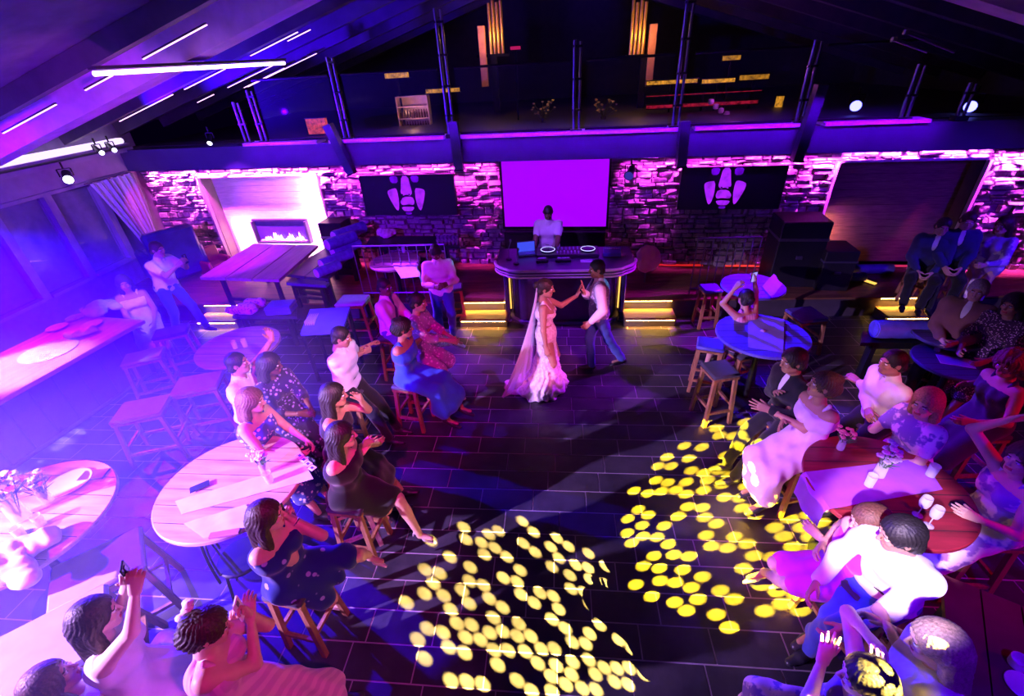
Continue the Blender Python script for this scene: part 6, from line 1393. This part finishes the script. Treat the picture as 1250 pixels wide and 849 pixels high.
guest('woman in a dark sequinned top at the right edge, beside the grey-haired man', (1240,368), face=205, sex='f', skin='tan', hair=('mid', BLK), look=(-1,-.4,-.2), wear=[('dress', fabric((.05,.02,.06), pat='floral', col2=(.7,.35,.6), sc=50), {'len':.1,'sleeve':'elbow'})], hands=((.34,.16,-.35),(.3,-.12,-.35)), seat=.74)
guest('woman with curly hair and a hoop of beads, bare red-lit arm stretched out', (1238,440), face=185, sex='f', skin='tan', hair=('curly', (.12,.04,.03)), look=(-1,-.3,-.3), wear=[('dress', fabric((.05,.02,.08), name='dark_dress'), {'len':.1})], hands=((.3,.2,-.3),('px',1180,468,1.1)), hpose=('relax','open'), seat=.74)
guest('woman with a raised hand and flowered dress at the right edge', (1256,556), face=180, sex='f', skin='light', hair=('mid', BRN), look=(-1,-.2,-.1), wear=[('dress', fabric((.3,.12,.5), pat='blotch', col2=(.85,.6,.75), sc=18, amt=.5), {'len':.25,'sleeve':'none'})], hands=((.3,.2,-.2),('px',1232,512,1.62)), hpose=('relax','open'), elb=((-.3,.5,-1),(.2,-.4,-1)), seat=.74)
guest('woman in a violet dress with pale bare legs and heels, hands in her lap', (1069,633), face=188, sex='f', skin='light', hair=('mid', (.12,.05,.03)), look=(-1,.1,-.35), lean=6, wear=[('dress', fabric((.62,.03,.62), name='violet_satin'), {'len':.0})], hands=(('px',1000,655,.86),('px',1004,664,.86)), feet=(('px',930,705,.12),('px',962,712,.1)), shoes=('heel',(.55,.5,.6)), seat=.58)
guest('man in a rumpled bright white shirt and blue trousers, seated right foreground', (1106,650), face=202, sex='m', skin='tan', hair=('full', BLK), look=(-1,.1,-.3), lean=16, wear=[('shirt', WH, {'rip':.014}), ('trousers', fabric((.05,.07,.45), name='blue_trousers'))], hands=((.36,.12,-.36),(.3,-.16,-.36)), feet=(('px',990,778,.1),('px',985,800,.0)), seat=.82)
J = guest('woman with long fair hair in a white top, bottom right foreground', (1152,782), face=165, sex='f', skin='light', hair=('long', (.30,.20,.14)), look=(-1,.3,-.3), lean=10, wear=[('dress', fabric((.7,.6,.7), name='pale_blouse'), {'len':.1,'sleeve':'short','high':1})], hands=(('px',1080,758,1.12),('px',1085,765,1.1)), hpose=('grip','relax'), seat=.8)
guest('woman with long dark hair and a flowered pink skirt raising her hands, bottom right', (1066,826), face=160, sex='f', skin='pale', hair=('long', BLK), look=(-1,.3,-.2), wear=[('dress', fabric((.25,.1,.5), pat='blotch', col2=(.85,.5,.75), sc=26, amt=.5), {'len':.2,'sleeve':'none'})], hands=(('px',1004,806,1.2),('px',1060,776,1.35)), hpose=('open','relax'), elb=((0,.5,-1),(0,-.3,-1)), seat=.6)
# bottom right corner: bench and a white cup
c = P(1215, 800, .7); t = trestle('dark red bench table in the bottom right corner', (1150,700), (1300,760), (1330,900), (1160,860), .7, plain((.16,.04,.05), .5, 0, 'dark_red_top'), 0)
c = P(1242, 810, .72); m = MB(); m.lathe([(.03,0), (.045,.01), (.05,.07), (.046,.07), (.04,.012), (0,.01)], (0,0,0), 24); o = m.build('white_cup', plain((.85,.85,.85), .3, 0, 'porcelain', .03), None, True); o.location = (c[0], c[1], .702); tag(o, 'round white cup on the bench table in the bottom right corner', 'cup')
m = MB(); m.lathe([(.05,0), (.085,.008), (.083,.014), (.0,.008)], (0,0,0), 28); o2 = m.build('white_saucer', plain((.85,.85,.85), .3, 0, 'porcelain', .03), None, True); q = P(1250, 836, .72); o2.location = (q[0], q[1], .702); tag(o2, 'white saucer beside the round white cup', 'saucer')
# thin stage haze hanging over the left side, where the blue lamps are
_vm = bpy.data.materials.new('stage_haze'); _vm.use_nodes = True; _nt = _vm.node_tree; _nt.nodes.remove(_nt.nodes['Principled BSDF'])
_v = _nt.nodes.new('ShaderNodeVolumePrincipled'); _v.inputs['Density'].default_value = .05; _v.inputs['Color'].default_value = (.9,.9,1,1); _v.inputs['Anisotropy'].default_value = .2
_nt.links.new(_v.outputs[0], _nt.nodes['Material Output'].inputs['Volume'])
m = MB(); m.box((-8.9, -1.3, .02), (-2.3, 4.9, 2.6)); o = m.build('stage_haze', _vm); tag(o, 'blue stage haze over the tables and bar on the left', 'haze', kind='stuff')
